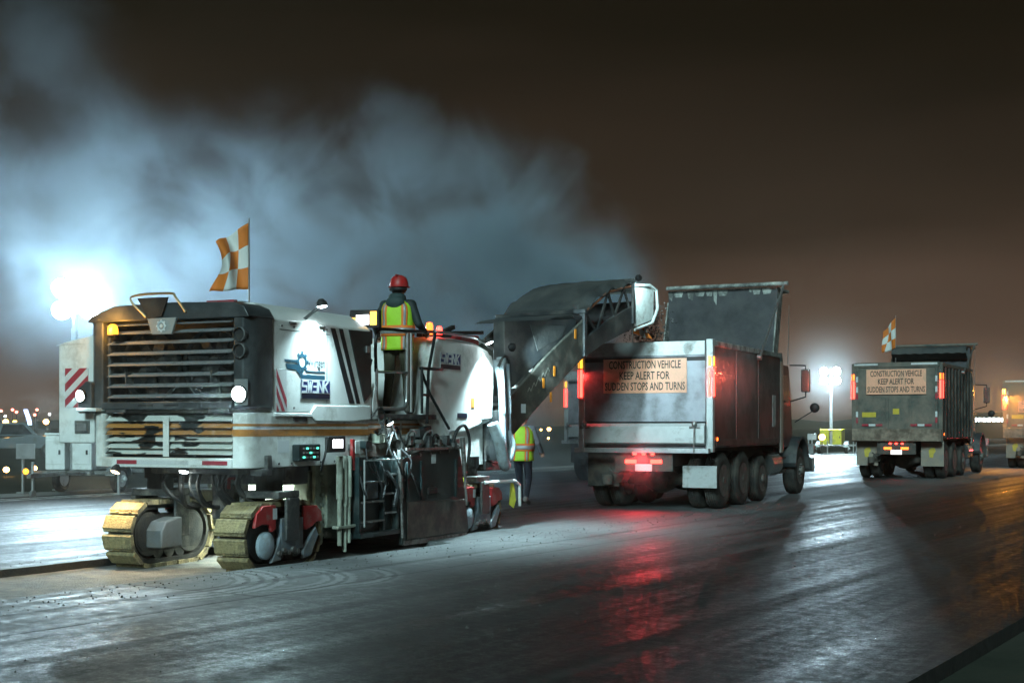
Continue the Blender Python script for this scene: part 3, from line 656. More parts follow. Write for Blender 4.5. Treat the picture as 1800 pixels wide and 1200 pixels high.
    # yoke and leg
    b = MB(); b.box(xi0-.05, xi1+.06, -.20, .22, .80, .88); b.box(xi0-.05, xi0-.0, -.20, .22, .45, .80); b.box(xi1+.035, xi1+.075, -.06, .20, .33, .80); b.build('yoke', m_frame, t, .015)
    b = MB(); b.cyl(((xi0+xi1)/2, 0, .88), ((xi0+xi1)/2, 0, 1.14), .15, n=20); b.cyl(((xi0+xi1)/2, 0, 1.0), ((xi0+xi1)/2, 0, 1.16), .18, n=20); b.build('lift_leg', m_black, t)
    xm = (xi0-.13, xi0+.08) if flip > 0 else (xi1-.08, xi1+.16)
    b = MB(); b.prism([(-.42,.22),(-.42,.42),(-.34,.52),(-.12,.56),(-.05,.56),(-.05,.22)], 'x', *xm); b.build('drive_motor_cover', M('motor_cover_grey', (.15,.16,.17), .5, var=.15, dirt=MUD, amt=.25), t, .02)
    return t
track(0, .11, 1); track(-1.92, .11, -1); track(0, 5.08, 1); track(-1.92, 5.08, -1)
b = MB(); b.box(-1.9,-.1,.25,.75,.85,1.08); b.box(-1.6,-.4,-.2,1.9,.98,1.10); b.build('chassis_beam', m_frame, mm, .015)
m_pale = M('pale_green_lit_paint', (.42,.46,.38), .5, var=.2, dirt=MUD, amt=.3, dscale=4)  # pale tone also carries the green-white light under the hull
b = MB(); b.box(-1.9,-.16,1.25,1.75,.30,1.05); b.build('drum_scraper_plate', m_pale, mm, .01)
b = MB(); b.box(-1.95,-.12,1.75,4.35,.12,1.1); b.build('drum_housing', m_plate, mm, .02)
for x, y, z0, z1, r in ((-1.35,.9,.55,1.1,.05),(-1.15,.95,.5,1.1,.035),(-.62,.9,.45,1.1,.045),(-.5,1.05,.4,1.1,.03),(-.9,1.1,.35,1.1,.04)):
    MB().cyl((x,y,z0),(x,y+.05,z1),r,n=10).build('hydraulic_cylinder', m_pale if r < .04 else m_steel, mm, smooth=True)
for (x0,x1,y0,y1,z0,z1) in ((-1.75,-1.45,.9,1.2,.35,.75),(-1.40,-1.10,1.0,1.24,.55,.98),(-1.05,-.70,1.0,1.24,.30,.62),(-.66,-.30,1.05,1.24,.62,.98),(-.45,-.18,.95,1.2,.12,.45)):  # pale blocks added to read as brightly lit machinery
    MB().box(x0,x1,y0,y1,z0,z1).build('hydraulic_unit', m_pale, mm, .02)
for k in range(7):
    z = .22+k*.12; MB().cyl((-1.85,1.22,z),(-.2,1.22,z),.022,n=8).build('hydraulic_pipe', m_rail if k % 2 else m_pale, mm, smooth=True)
for x in (-1.8,-1.42,-.68,-.28): MB().box(x,x+.05,1.1,1.25,.1,1.06).build('frame_rib', m_pale, mm, .008)
rr = random.Random(2)
for k in range(9):
    x = -1.55+k*.14; b = MB(); b.tube(bez([(x,-.05,1.08),(x+rr.uniform(-.1,.1),-.12,.82),(x+rr.uniform(-.15,.2),.1,.60),(x+rr.uniform(-.2,.3),.45,.62)], 6), .018+.008*(k % 3), 6); b.build('hose', m_black if k % 3 else m_frame, mm, smooth=True)
b = MB(); b.box(-1.05,-.75,.2,.5,.45,.85); b.build('valve_block', m_frame, mm, .01); MB().tube([(-.80,.18,.80),(-.80,.18,.92),(-.72,.18,.92)], .02, 8).build('valve_handle', m_red, mm)
# lamps under the hull
for x, y, e_, c_ in ((-1.12,.88,110,(.82,1,.86)),(-.72,.88,110,(.82,1,.86)),(-1.1,-.25,14,(.9,1,.9))):
    work_lamp((x,y,.96 if y > 0 else 1.02), (.05,.45 if y > 0 else -.35,-1), .05, e_, spot=160, col=c_)
work_lamp((-1.75,-.62,1.02), (-.15,-.45,-1), .05, 60, spot=150, col=(1,.72,.36), em=E('lamp_warm',(1,.75,.4),15))
# working side: control box, screen pod, handles, ladder box, side plate
b = MB(); b.box(.0,.10,.26,.70,1.12,1.31); cb = b.build('control_box', m_plate, mm, .012)
for r_ in range(3):
    for k in range(5): MB().box(.10,.11,.33+k*.07,.365+k*.07,1.155+r_*.05,1.175+r_*.05).build('button', m_alu if (k+r_) % 3 else E('button_green',(.1,.9,.6),2), cb)
b = MB(); b.tube(bez([(.05,.78,1.0),(.10,.80,1.2),(.10,.84,1.36)], 5), .014, 8); b.build('pod_arm', m_black, mm)
b = MB(); b.box(.06,.12,.84,1.22,1.21,1.40); pod = b.build('control_pod', m_black, mm, .015)
for k in range(4): MB().box(.12,.124,.93+k*.06,.965+k*.06,1.26,1.36).build('pod_screen', e_screen, pod)
b = MB(); b.box(.02,.06,1.47,1.53,1.0,1.36); b.box(.02,.06,1.47,1.68,.98,1.03); b.build('locking_lever', m_red, mm, .008)
b = MB(); b.box(.0,.05,-.28,-.20,1.05,1.20); b.box(-.1,.05,-.40,-.20,.98,1.05); b.build('tow_hook', m_frame, mm, .01)
for y, z0, r in ((1.22,.10,.028),(1.34,.02,.022),(1.42,.12,.03)):
    b = MB(); b.cyl((.03,y,z0),(.03,y,1.16),r,n=10); b.cyl((.03,y,z0+.55),(.03,y,1.16),r*1.5,n=10); b.build('lift_cylinder', m_pale, mm, smooth=True)
MB().box(-.02,.07,1.13,1.58,.30,.335).build('foot_bar', m_pale, mm, .006)
b = MB()
b.box(.0,.03,1.52,2.50,.22,1.14); b.box(.03,.12,1.52,1.56,.22,1.14); b.box(.03,.12,2.46,2.50,.22,1.14); b.box(.03,.14,1.52,2.50,.16,.22); b.box(.03,.10,2.14,2.18,.22,1.12); b.build('ladder_box', m_plate, mm, .008)
for z in (.42,.66,.90): MB().box(.03,.11,2.18,2.46,z,z+.02).build('ladder_rung', m_alu, mm)
MB().box(.03,.06,1.78,2.08,.62,.84).build('maker_plate', m_bluesteel, mm, .01)
b = MB(); b.prism([(2.58,.0),(4.46,-.02),(4.50,.10),(4.28,1.02),(4.2,1.26),(3.3,1.22),(2.56,1.10)], 'x', .06, .12); sp = b.build('side_plate', m_plate, mm, .015)
b = MB(); b.box(.12,.15,3.25,3.5,.62,.70); b.build('lifting_eye', m_black, sp, .01); MB().box(.12,.124,3.38,3.50,1.02,1.14).build('warning_label', m_whitedecal, sp)
b = MB(); b.obox((.10,2.62,.02),(.10,4.44,.0),.05,.06); b.build('wear_edge', m_steel, sp)
b = MB(); b.prism([(2.70,.06),(4.40,.05),(4.42,.14),(4.36,.50),(2.70,.54)], 'x', .12, .136); b.build('skid_plate', M('scuffed_skid', (.035,.036,.034), .5, var=.3, dirt=(.16,.14,.12), amt=.42, dscale=5), sp, .008)
b = MB(); b.prism([(3.28,.56)]+[(3.40-.14*math.cos(R(a)), .58+.15*math.sin(R(a))) for a in range(0,181,20)]+[(3.54,.56)], 'x', .119, .124); b.build('arch_recess', m_black, sp)
for y_ in (2.68, 3.05, 4.05): MB().box(.12,.15,y_,y_+.045,.55,1.06).build('stiffener', m_plate, sp, .006)
for k in range(6): MB().cyl((.12,2.8+k*.27,1.13+.012*k),(.135,2.8+k*.27,1.13+.012*k),.018,n=8).build('bolt', m_steel, sp)
MB().box(.13,.16,2.64,4.2,1.20,1.235).build('top_flange', m_steel, sp, .006)
for (p, q, r) in (((.17,2.50,.10),(.15,2.46,1.22),.032),((.17,4.33,.42),(.15,4.24,1.36),.032)):
    b = MB(); b.cyl(p,q,r*.6,n=10); m_ = Vector(p).lerp(Vector(q),.45); b.cyl(m_,q,r,n=12); b.build('plate_cylinder', m_steel, mm, smooth=True)
for k, pts in enumerate(([(.1,4.0,1.2),(.16,4.05,1.45),(.18,4.25,1.52),(.17,4.42,1.30),(.15,4.40,.95)], [(.08,3.5,1.2),(.1,3.5,1.38),(.08,3.65,1.36),(.06,3.66,1.15)], [(.05,2.3,1.15),(.1,2.45,1.5),(.1,2.65,1.3),(.1,2.9,1.2)], [(.03,2.1,1.65),(.08,2.2,1.45),(.08,2.35,1.2),(.08,2.5,1.1)], [(.03,2.15,1.55),(.09,2.3,1.6),(.1,2.5,1.35)])):
    MB().tube(bez(pts, 6), .022 if k < 2 else .012, 8).build('hose', m_black if k < 3 else m_rail, mm, smooth=True)
MB().tube(bez([(.04,1.95,1.62),(.1,2.05,1.75),(.1,2.18,1.62),(.05,2.12,1.42),(.04,2.02,1.45)],6), .012, 8).build('coiled_cable', m_black, mm, smooth=True)
for k in range(10):
    y = 2.62+k*.17; MB().box(.0,.10+.03*(k%3),y,y+.09,1.22+.05*(k%2),1.29+.05*((k+1)%3)).build('plate_linkage', m_frame if k % 3 else m_steel, mm, .006)
MB().prism([(3.05,1.22),(3.35,1.50),(3.55,1.52),(3.62,1.25)], 'x', -.05, .03).build('linkage_cover', m_plate, mm, .01)
rr = random.Random(31)
for k in range(8):
    y = 1.55+k*.17; z0 = rr.uniform(.95,1.25); b = MB()
    b.tube(bez([(.10,y,z0),(.17+rr.uniform(0,.05),y+rr.uniform(-.08,.12),z0-rr.uniform(.12,.3)),(.15,y+rr.uniform(.05,.3),z0-rr.uniform(.25,.5)),(.10,y+rr.uniform(.1,.4),z0-rr.uniform(.0,.2))], 6), rr.choice((.012,.016,.02)), 8); b.build('hose', M('matt_hose', (.010,.011,.012), .85, var=.2), mm, smooth=True)
for k in range(14):
    y = 1.5+k*.2+rr.uniform(-.05,.05); z = rr.uniform(1.18,1.42); w_, h_ = rr.uniform(.05,.16), rr.uniform(.04,.12)
    MB().box(-.08,.02+rr.uniform(0,.08),y,y+w_,z,z+h_).build('valve_bracket', (m_frame, m_plate, m_steel, m_pale)[k % 4], mm, .006)
for y in (2.72,3.2,3.9): MB().tube(bez([(.06,y,1.24),(.12,y+.02,1.42),(.12,y+.2,1.44),(.06,y+.22,1.26)],5), .012, 8).build('grab_handle', m_rail, mm, smooth=True)
b = MB(); b.tube([(.17,1.56,.30),(.17,1.56,1.10),(.17,2.44,1.10)], .014, 8); b.build('step_rail', m_rail, mm, smooth=True)
for z in (.34,.58,.82): MB().box(.02,.13,1.58,2.12,z,z+.018).build('side_step', m_steel, mm)
# frame side with stripes, operator platform
b = MB(); b.box(-2.0,-.12,1.945,5.45,.95,1.60); fs_ = b.build('frame_side', m_hull, mm, .01)
for y0, y1 in ((2.0,2.95),(3.0,3.55),(4.15,4.75)):
    MB().box(-.12,-.117,y0,y1,1.525,1.55).build('orange_stripe', m_orange, fs_); MB().box(-.12,-.117,y0,y1,1.41,1.49).build('orange_stripe', m_orange, fs_)
b = MB(); b.box(-2.05,-.02,2.03,3.8,1.605,1.67); b.build('operator_platform', m_frame, mm, .008)
b = MB(); b.box(-.06,-.02,2.06,2.14,1.60,2.0); b.prism([(2.05,1.6),(2.2,1.6),(2.12,2.05),(2.05,1.8)], 'x', -.05, .0); b.build('step_bracket', m_white, mm, .008)
m_railb = M('black_rail', (.02,.022,.024), .35, metal=.4, var=.1)
b = MB(); b.tube(bez([(-.10,2.44,1.74),(-.10,2.95,1.74),(-.10,3.07,1.80),(-.10,3.10,1.95),(-.10,3.11,2.3),(-.10,3.12,2.74)], 6), .028, 10); b.build('handrail', m_rail, mm, smooth=True)
b = MB(); b.tube([(-.08,3.18,1.70),(-.08,3.18,2.74)], .02, 8); b.build('handrail', m_rail, mm, smooth=True)
b = MB(); b.tube(bez([(-.10,2.30,2.2),(-.10,2.29,2.55),(-.10,2.36,2.72),(-.10,2.6,2.755),(-.10,3.12,2.765),(-.10,3.85,2.80)], 6), .022, 10); b.build('handrail', m_railb, mm, smooth=True)
b = MB(); b.tube([(-.09,2.30,1.67),(-.09,2.30,2.24)], .020, 8); b.tube([(-.09,2.30,2.20),(-.09,3.12,2.22)], .016, 8); b.build('handrail', m_rail, mm, smooth=True)
b = MB(); b.tube([(.03,3.42,1.55),(.0,3.52,2.25),(.0,3.72,2.78)], .022, 8); b.tube([(.0,3.3,2.28),(.0,3.92,2.29)], .022, 8); b.tube([(.02,3.30,2.22),(.02,3.52,1.95),(.04,4.05,1.48)], .02, 8); b.tube([(.02,3.3,1.93),(.02,3.55,1.93)], .018, 8); b.tube([(.02,3.30,1.68),(.02,3.30,2.3)], .02, 8); b.build('access_ladder', m_railb, mm, smooth=True)
b = MB(); b.prism([(2.5,1.68),(2.75,1.68),(3.05,2.4),(2.95,2.42)], 'x', -.62, -.58); b.build('knee_panel', M('blue_panel', (.03,.08,.16), .5, var=.1), mm, .01)
b = MB(); b.box(-1.0,-.35,2.02,2.10,1.68,2.72); b.box(-1.2,-.2,2.05,2.4,2.55,2.74); b.build('console', m_plate, mm, .02)
b = MB(); b.prism([(-.42,2.76),(.02,2.74),(.02,2.97),(-.40,2.98)], 'y', 2.16, 2.24); mo = b.build('display', m_black, mm, .012)
MB().box(-.37,-.31,2.155,2.16,2.80,2.88).build('display_glow', E('screen_amber',(1,.5,.08),2.5), mo); MB().box(-.10,-.01,2.155,2.16,2.78,2.95).build('display_glow', E('screen_amber',(1,.5,.08),2.5), mo)
MB().box(-.30,-.12,2.152,2.16,2.79,2.91).build('display_screen', e_screen, mo)
b = MB(); b.box(-1.5,-.95,2.6,3.1,1.68,2.1); b.box(-1.5,-.95,2.5,2.62,2.1,2.6); b.build('operator_seat', m_black, mm, .04)
# front hood
b = MB(); pr = [(3.42,1.60),(3.70,2.0),(3.84,2.66),(3.98,2.745),(4.5,2.745),(5.15,2.72),(5.60,2.63),(5.70,2.45),(5.66,1.58),(4.75,1.40),(4.3,1.40)]
b.prism(pr, 'x', -2.0, -.085); fh = b.build('front_hood', m_white, mm, .05)
b = MB(); b.prism([(5.32,1.60),(5.32,2.60),(5.62,2.56),(5.69,2.45),(5.65,1.62)], 'x', -.10, -.055); b.build('corner_panel', m_white, mm, .02)
swank(-.081, 4.02, 2.30, .62, .235, fh)
b = MB(); b.prism([(3.35,1.62),(3.95,1.62),(4.35,1.36),(4.10,1.30),(3.6,1.45)], 'x', -.115, -.06); b.build('fairing', m_hull, mm, .01)
MB().box(-.086,-.08,4.55,4.85,1.63,1.70).build('type_plate', m_navy2, fh); MB().box(-.086,-.08,4.98,5.10,1.78,1.92).build('warning_label', m_orange, fh)
b = MB(); b.tube(bez([(-.06,3.85,2.80),(-.06,4.6,2.80),(-.06,5.2,2.77),(-.06,5.65,2.66)], 5), .022, 8); b.build('hood_rail', m_rail, mm, smooth=True)
b = MB(); b.box(-.5,-.12,4.1,4.45,2.76,2.83); b.obox((-.2,4.35,2.82),(-.2,5.6,2.90),.05,.05); b.obox((-.25,4.4,2.83),(-.25,4.75,2.93),.06,.06); b.build('roof_linkage', m_black, mm, .008)
b = MB(); b.prism([(4.9,2.74),(5.6,2.70),(5.62,2.86),(5.05,2.84)], 'x', -.75, -.25); b.build('red_roof_cover', m_red, mm, .03)
work_lamp((.05,5.30,2.74), (.40,.08,-1), .06, 950, spot=118, blend=.8)
work_lamp((.10,2.30,1.56), (.60,.2,-1), .045, 150, spot=120, blend=.8)  # added lamp under the platform, brightens the side and ground
work_lamp((-.05,6.35,2.72), (.42,1,-.08), .06, 360, spot=70, blend=.6)
work_lamp((-1.95,6.35,2.4), (.15,1,-.33), .06, 500, spot=90, blend=.8)  # added lamp, brightens the ground ahead and beyond the loading truck
b = MB(); b.rev([(.045,0),(.05,.12),(.04,.16),(0,.17)], (-.25,4.02,2.78), (0,0,1), 14, caps=False); rb = b.build('signal_beacon', e_redor, mm, smooth=True)
b = MB(); b.rev([(.04,0),(.042,.08),(.03,.11),(0,.12)], (-.14,4.10,2.78), (0,0,1), 14, caps=False); b.build('signal_lens', e_red, rb, smooth=True)
# dust hoses, cylinders at the front
for pts, r in (([(-.05,5.75,2.5),(.0,5.85,2.1),(.0,5.9,1.5),(.02,5.85,1.05)], .06),([(.02,5.50,1.55),(.08,5.62,1.25),(.06,5.78,.98),(.02,5.95,.92)], .085),([(-.1,6.05,2.55),(-.05,6.0,1.9),(-.05,6.05,1.3),(-.05,6.1,1.0)], .07),([(.0,6.05,1.45),(.05,6.12,1.2),(.02,6.05,1.0)], .06)):
    P = bez(pts, 8); b = MB(); b.tube(P, [r*(1+.05*(i % 2)) for i in range(len(P))], 14); b.build('dust_hose', m_hose, mm, smooth=True)
for y in (5.80, 6.0):
    b = MB(); b.cyl((.03,y,2.45),(.05,y+.03,1.7),.03,n=10); b.cyl((.05,y+.03,1.7),(.06,y+.05,1.25),.018,n=10); b.build('swing_cylinder', m_bluesteel, mm, smooth=True)
b = MB(); b.tube(bez([(0,5.72,2.4),(.05,5.82,2.55),(.05,6.0,2.5),(.05,6.05,2.2)],6),.02,8); b.build('hose', m_black, mm, smooth=True)
b = MB(); b.box(-1.9,-.1,5.5,6.25,1.0,1.75); b.prism([(5.5,.85),(6.3,.85),(6.45,1.0),(5.5,1.0)],'x',-1.6,-.1); b.build('front_chassis', m_frame, mm, .02)
b = MB(); b.box(-1.6,-.5,5.9,6.5,1.6,2.3); b.build('conveyor_mount', m_plate, mm, .03)
b = MB(); b.tube([(.08,5.1,.70),(.08,6.15,.69),(.08,6.32,.62),(.08,6.33,.30)], .025, 8); b.build('guide_arm', m_white, mm, smooth=True)
b = MB(); b.add([(.085,5.98,.66),(.085,6.08,.66),(.12,6.10,.40),(.10,6.06,.28),(.06,5.98,.34)], [(0,1,2,3,4)]); b.add([(.088,6.05,.64),(.088,6.09,.64),(.11,6.10,.5)], [(0,1,2)])
o = b.build('marker_ribbon', M('ribbon_yellow', (.55,.5,.05), .7), mm); md = o.modifiers.new('s','SOLIDIFY'); md.thickness = .004
MB().box(.06,.09,4.15,4.45,.74,.80).build('hazard_lens', E('hazard_green',(.6,.9,.1),1.2), mm, .01)

# loading conveyor, slewed to the truck
cv = bpy.data.objects.new('loading_conveyor', None); COL.objects.link(cv); cv.parent = mm
# world pose (-1.13,20.8), heading 37.2 -> machine frame
dx, dy = -1.13+2.58, 20.8-15.1; th = R(24.5)
cv.location = (dx*math.cos(th)-dy*math.sin(th), dx*math.sin(th)+dy*math.cos(th), 0); cv.rotation_euler = (0, 0, -R(37.2-24.5))
X0, X1 = -1.10, .70
low = [(.35,.98),(1.02,1.40),(1.85,1.96),(2.65,2.49),(3.5,2.90),(4.45,3.22)]
up = [(.30,1.62),(1.0,2.02),(1.85,2.62),(2.6,3.08),(2.95,3.30)]
up2 = [(4.45,3.62),(3.7,3.34),(2.95,2.96)]
for xa in (X1-.06, X0):
    b = MB(); b.prism(low[:4]+[(2.95,2.66)]+list(reversed(up)), 'x', xa, xa+.06); b.build('side_beam', m_olive, cv, .012)
    b = MB(); b.prism([(2.953,2.665)]+low[4:]+up2, 'x', xa, xa+.06)
    b.build('upper_beam', m_dark, cv, .012)
b = MB(); b.prism([(p[0],p[1]) for p in low]+[(p[0]-.05,p[1]+.10) for p in reversed(low)], 'x', X0+.06, X1-.06); b.build('belt_underside', m_black, cv)
b = MB()
for k in range(5):
    z = 1.55+k*.29; s0 = 1.05+k*.42
    b.box(X0+.1, X1-.1, s0, s0+.06, z, z+.05)
b.build('belt_idler', m_steel, cv)
# dark enclosed rear of the hood above the belt
b = MB(); b.prism([(.88,1.98),(.88,3.14),(2.84,3.30),(2.84,3.18)], 'x', X1-.32, X1-.10); b.build('hood_box', m_dark, cv, .015)
b = MB(); b.prism([(2.1,3.24),(2.86,3.30),(2.8,3.38),(2.3,3.30)], 'x', X0+.1, X1-.14); b.build('folded_cover', m_fabric, cv, .02)
b = MB(); b.prism([(1.55,3.12),(2.55,3.17),(2.45,2.98),(1.75,2.72)], 'x', X1-.10, X1-.092); b.build('rubber_flap', m_fabric, cv)
for s0, z0 in ((2.93,3.42),(4.45,4.06)):
    b = MB(); b.box(X0-.05, X1+.05, s0-.04, s0+.04, z0-.03, z0+.035); b.box(X0-.04, X0+.01, s0-.04, s0+.04, z0-.75, z0-.03); b.box(X1-.01, X1+.04, s0-.04, s0+.04, z0-.75, z0-.03); b.build('cover_hoop', m_dark, cv, .008)
# fabric roof
b = MB(); NS, NV = 22, 22; rr = random.Random(9); vs_ = []
for i in range(NS+1):
    s_ = i/NS
    for j in range(NV+1):
        t_ = j/NV; v = X0+(X1-X0)*t_
        crown = .06*math.sin(math.pi*t_)**.7*math.sin(math.pi*min(1, s_*1.05))**.8
        z = 3.46+(4.10-3.46)*s_**.85+.10*math.sin(math.pi*s_**.75)+crown+.012*math.sin(t_*23+s_*9)*math.sin(math.pi*s_)+rr.uniform(-.004,.004)
        if t_ > .93 or t_ < .07: z -= .10+.04*math.sin(s_*19)
        vs_.append((v, 2.93+1.52*s_, z))
fs = [(i*(NV+1)+j, i*(NV+1)+j+1, (i+1)*(NV+1)+j+1, (i+1)*(NV+1)+j) for i in range(NS) for j in range(NV)]
b.add(vs_, fs); o = b.build('fabric_cover', m_fabric, cv, smooth=True); md = o.modifiers.new('s','SOLIDIFY'); md.thickness = .012
# open truss under the cover
for x in (X1-.03, X0+.03):
    b = MB(); b.tube([(x,3.05,3.44),(x,3.7,3.80),(x,4.42,3.96)], .022, 8); b.build('truss_rail', M('orange_lit_pipe', (.32,.13,.07), .45, metal=.3, var=.3), cv, smooth=True)  # orange light on the rail put into its colour
    b = MB()
    for s0, z0, s1, z1 in ((3.0,3.4,3.35,3.1),(3.35,3.1,3.7,3.8),(3.7,3.8,3.9,3.4),(3.9,3.4,4.2,3.9),(4.2,3.9,4.4,3.55)): b.obox((x,s0,z0),(x,s1,z1),.04,.03,(1,0,0))
    b.build('truss_brace', m_dark, cv)
m_seal = M('pale_dust_paint', (.55,.60,.57), .5, var=.25, dirt=MUD, amt=.35, dscale=5)
for xa in (X1-.06, X0+.02): MB().prism([(4.50,3.24),(4.52,3.98),(5.20,3.96),(5.17,3.42)], 'x', xa, xa+.04).build('discharge_plate', m_seal, cv, .01)
b = MB()
for x in (X1+.0, X0): b.tube([(x,4.50,3.98),(x,5.0,4.03),(x,5.24,3.96),(x,5.28,3.62),(x,5.10,3.36),(x,4.50,3.2)], .028, 8)
b.box(X0, X1, 5.20, 5.25, 3.93, 3.99); b.build('discharge_frame', m_seal, cv, .004)
b = MB(); b.cyl((X0+.06,4.95,3.55),(X1-.06,4.95,3.55),.20,n=20); b.build('head_drum', m_black, cv, smooth=True)
b = MB(); b.prism([(4.5,3.98),(5.2,3.96),(5.2,4.0),(4.5,4.02)], 'x', X0+.06, X1-.06); b.build('discharge_roof', m_seal, cv)
work_lamp((X1+.18,4.35,4.08), (-.15,1,-.55), .055, 60, parent=cv, spot=110)
b = MB(); b.obox((X1,4.4,4.04),(X1+.16,4.36,4.06),.03,.03); b.build('lamp_bracket', m_frame, cv)
for s_, z_ in ((1.75,2.12),(2.05,2.32),(1.95,1.90),(2.65,2.95)): MB().box(X1,X1+.006,s_,s_+.05,z_,z_+.16).build('amber_reflector', M('reflector_amber',(.75,.26,.03),.25,var=.05), cv)
MB().box(X1,X1+.004,1.18,1.30,1.72,1.86).build('warning_label', m_whitedecal, cv)
b = MB()
for k in range(14):
    a = k/13; b.obox((X1+.003,1.35+a*.55,2.05+a*.36+.05*math.sin(k*2.1)),(X1+.003,1.35+(a+.08)*.55,2.05+(a+.08)*.36+.05*math.sin((k+1)*2.1)),.018,.002,(1,0,0))
b.build('script_decal', M('faded_decal',(.22,.22,.19),.5), cv)
# millings pouring off the belt head

# ------------------------------------------------------------------ dump trucks (x right, y forward from the bed's rear edge)
m_chassis = M('truck_chassis', (.045, .042, .040), .6, var=.3, dirt=MUD, amt=.4, dscale=5, bump=.15)
m_flapw = M('mudflap_white', (.40, .42, .42), .5, var=.15, dirt=MUD, amt=.3, dscale=5)
m_flapg = M('mudflap_dusty', (.26, .23, .20), .7, var=.2, dirt=(.32, .26, .20), amt=.5, dscale=4)
m_signor = M('sign_orange', (.95, .47, .31), .45, var=.06, dirt=(.6, .36, .26), amt=.2, dscale=3)
m_ink = M('sign_ink', (.025, .022, .02), .6, var=.1)
m_chrome = M('dull_chrome', (.62, .63, .62), .2, metal=.95, var=.1)
m_headb = M('dusty_headboard', (.055, .055, .062), .7, var=.35, scale=2.5, dirt=(.12, .12, .12), amt=.35, dscale=1.4, bump=.2)
m_edgew = M('scraped_white_edge', (.52, .54, .50), .5, var=.2, dirt=(.06, .06, .06), amt=.5, dscale=4)
def mirror(parent, x, y):
    for s in (-1, 1):
        b = MB(); b.box(s*x-.10, s*x+.10, y-.04, y+.04, 2.25, 2.75); mr_ = b.build('side_mirror', m_chrome, parent, .03)
        b = MB(); b.tube([(s*1.12, y+.15, 2.85), (s*x, y, 2.83), (s*x, y, 2.75)], .014, 8); b.tube([(s*1.12, y+.15, 2.05), (s*x, y, 2.15), (s*x, y, 2.25)], .016, 8); b.build('mirror_arm', m_black, mr_, smooth=True)
        b = MB(); b.ell((s*(x+.03), y+.75, 1.92), (.11, .06, .11)); mc = b.build('round_mirror', m_black, parent, smooth=True)
        MB().tube([(s*1.05, y+.9, 1.6), (s*(x+.03), y+.78, 1.88)], .012, 6).build('mirror_arm', m_black, mc)
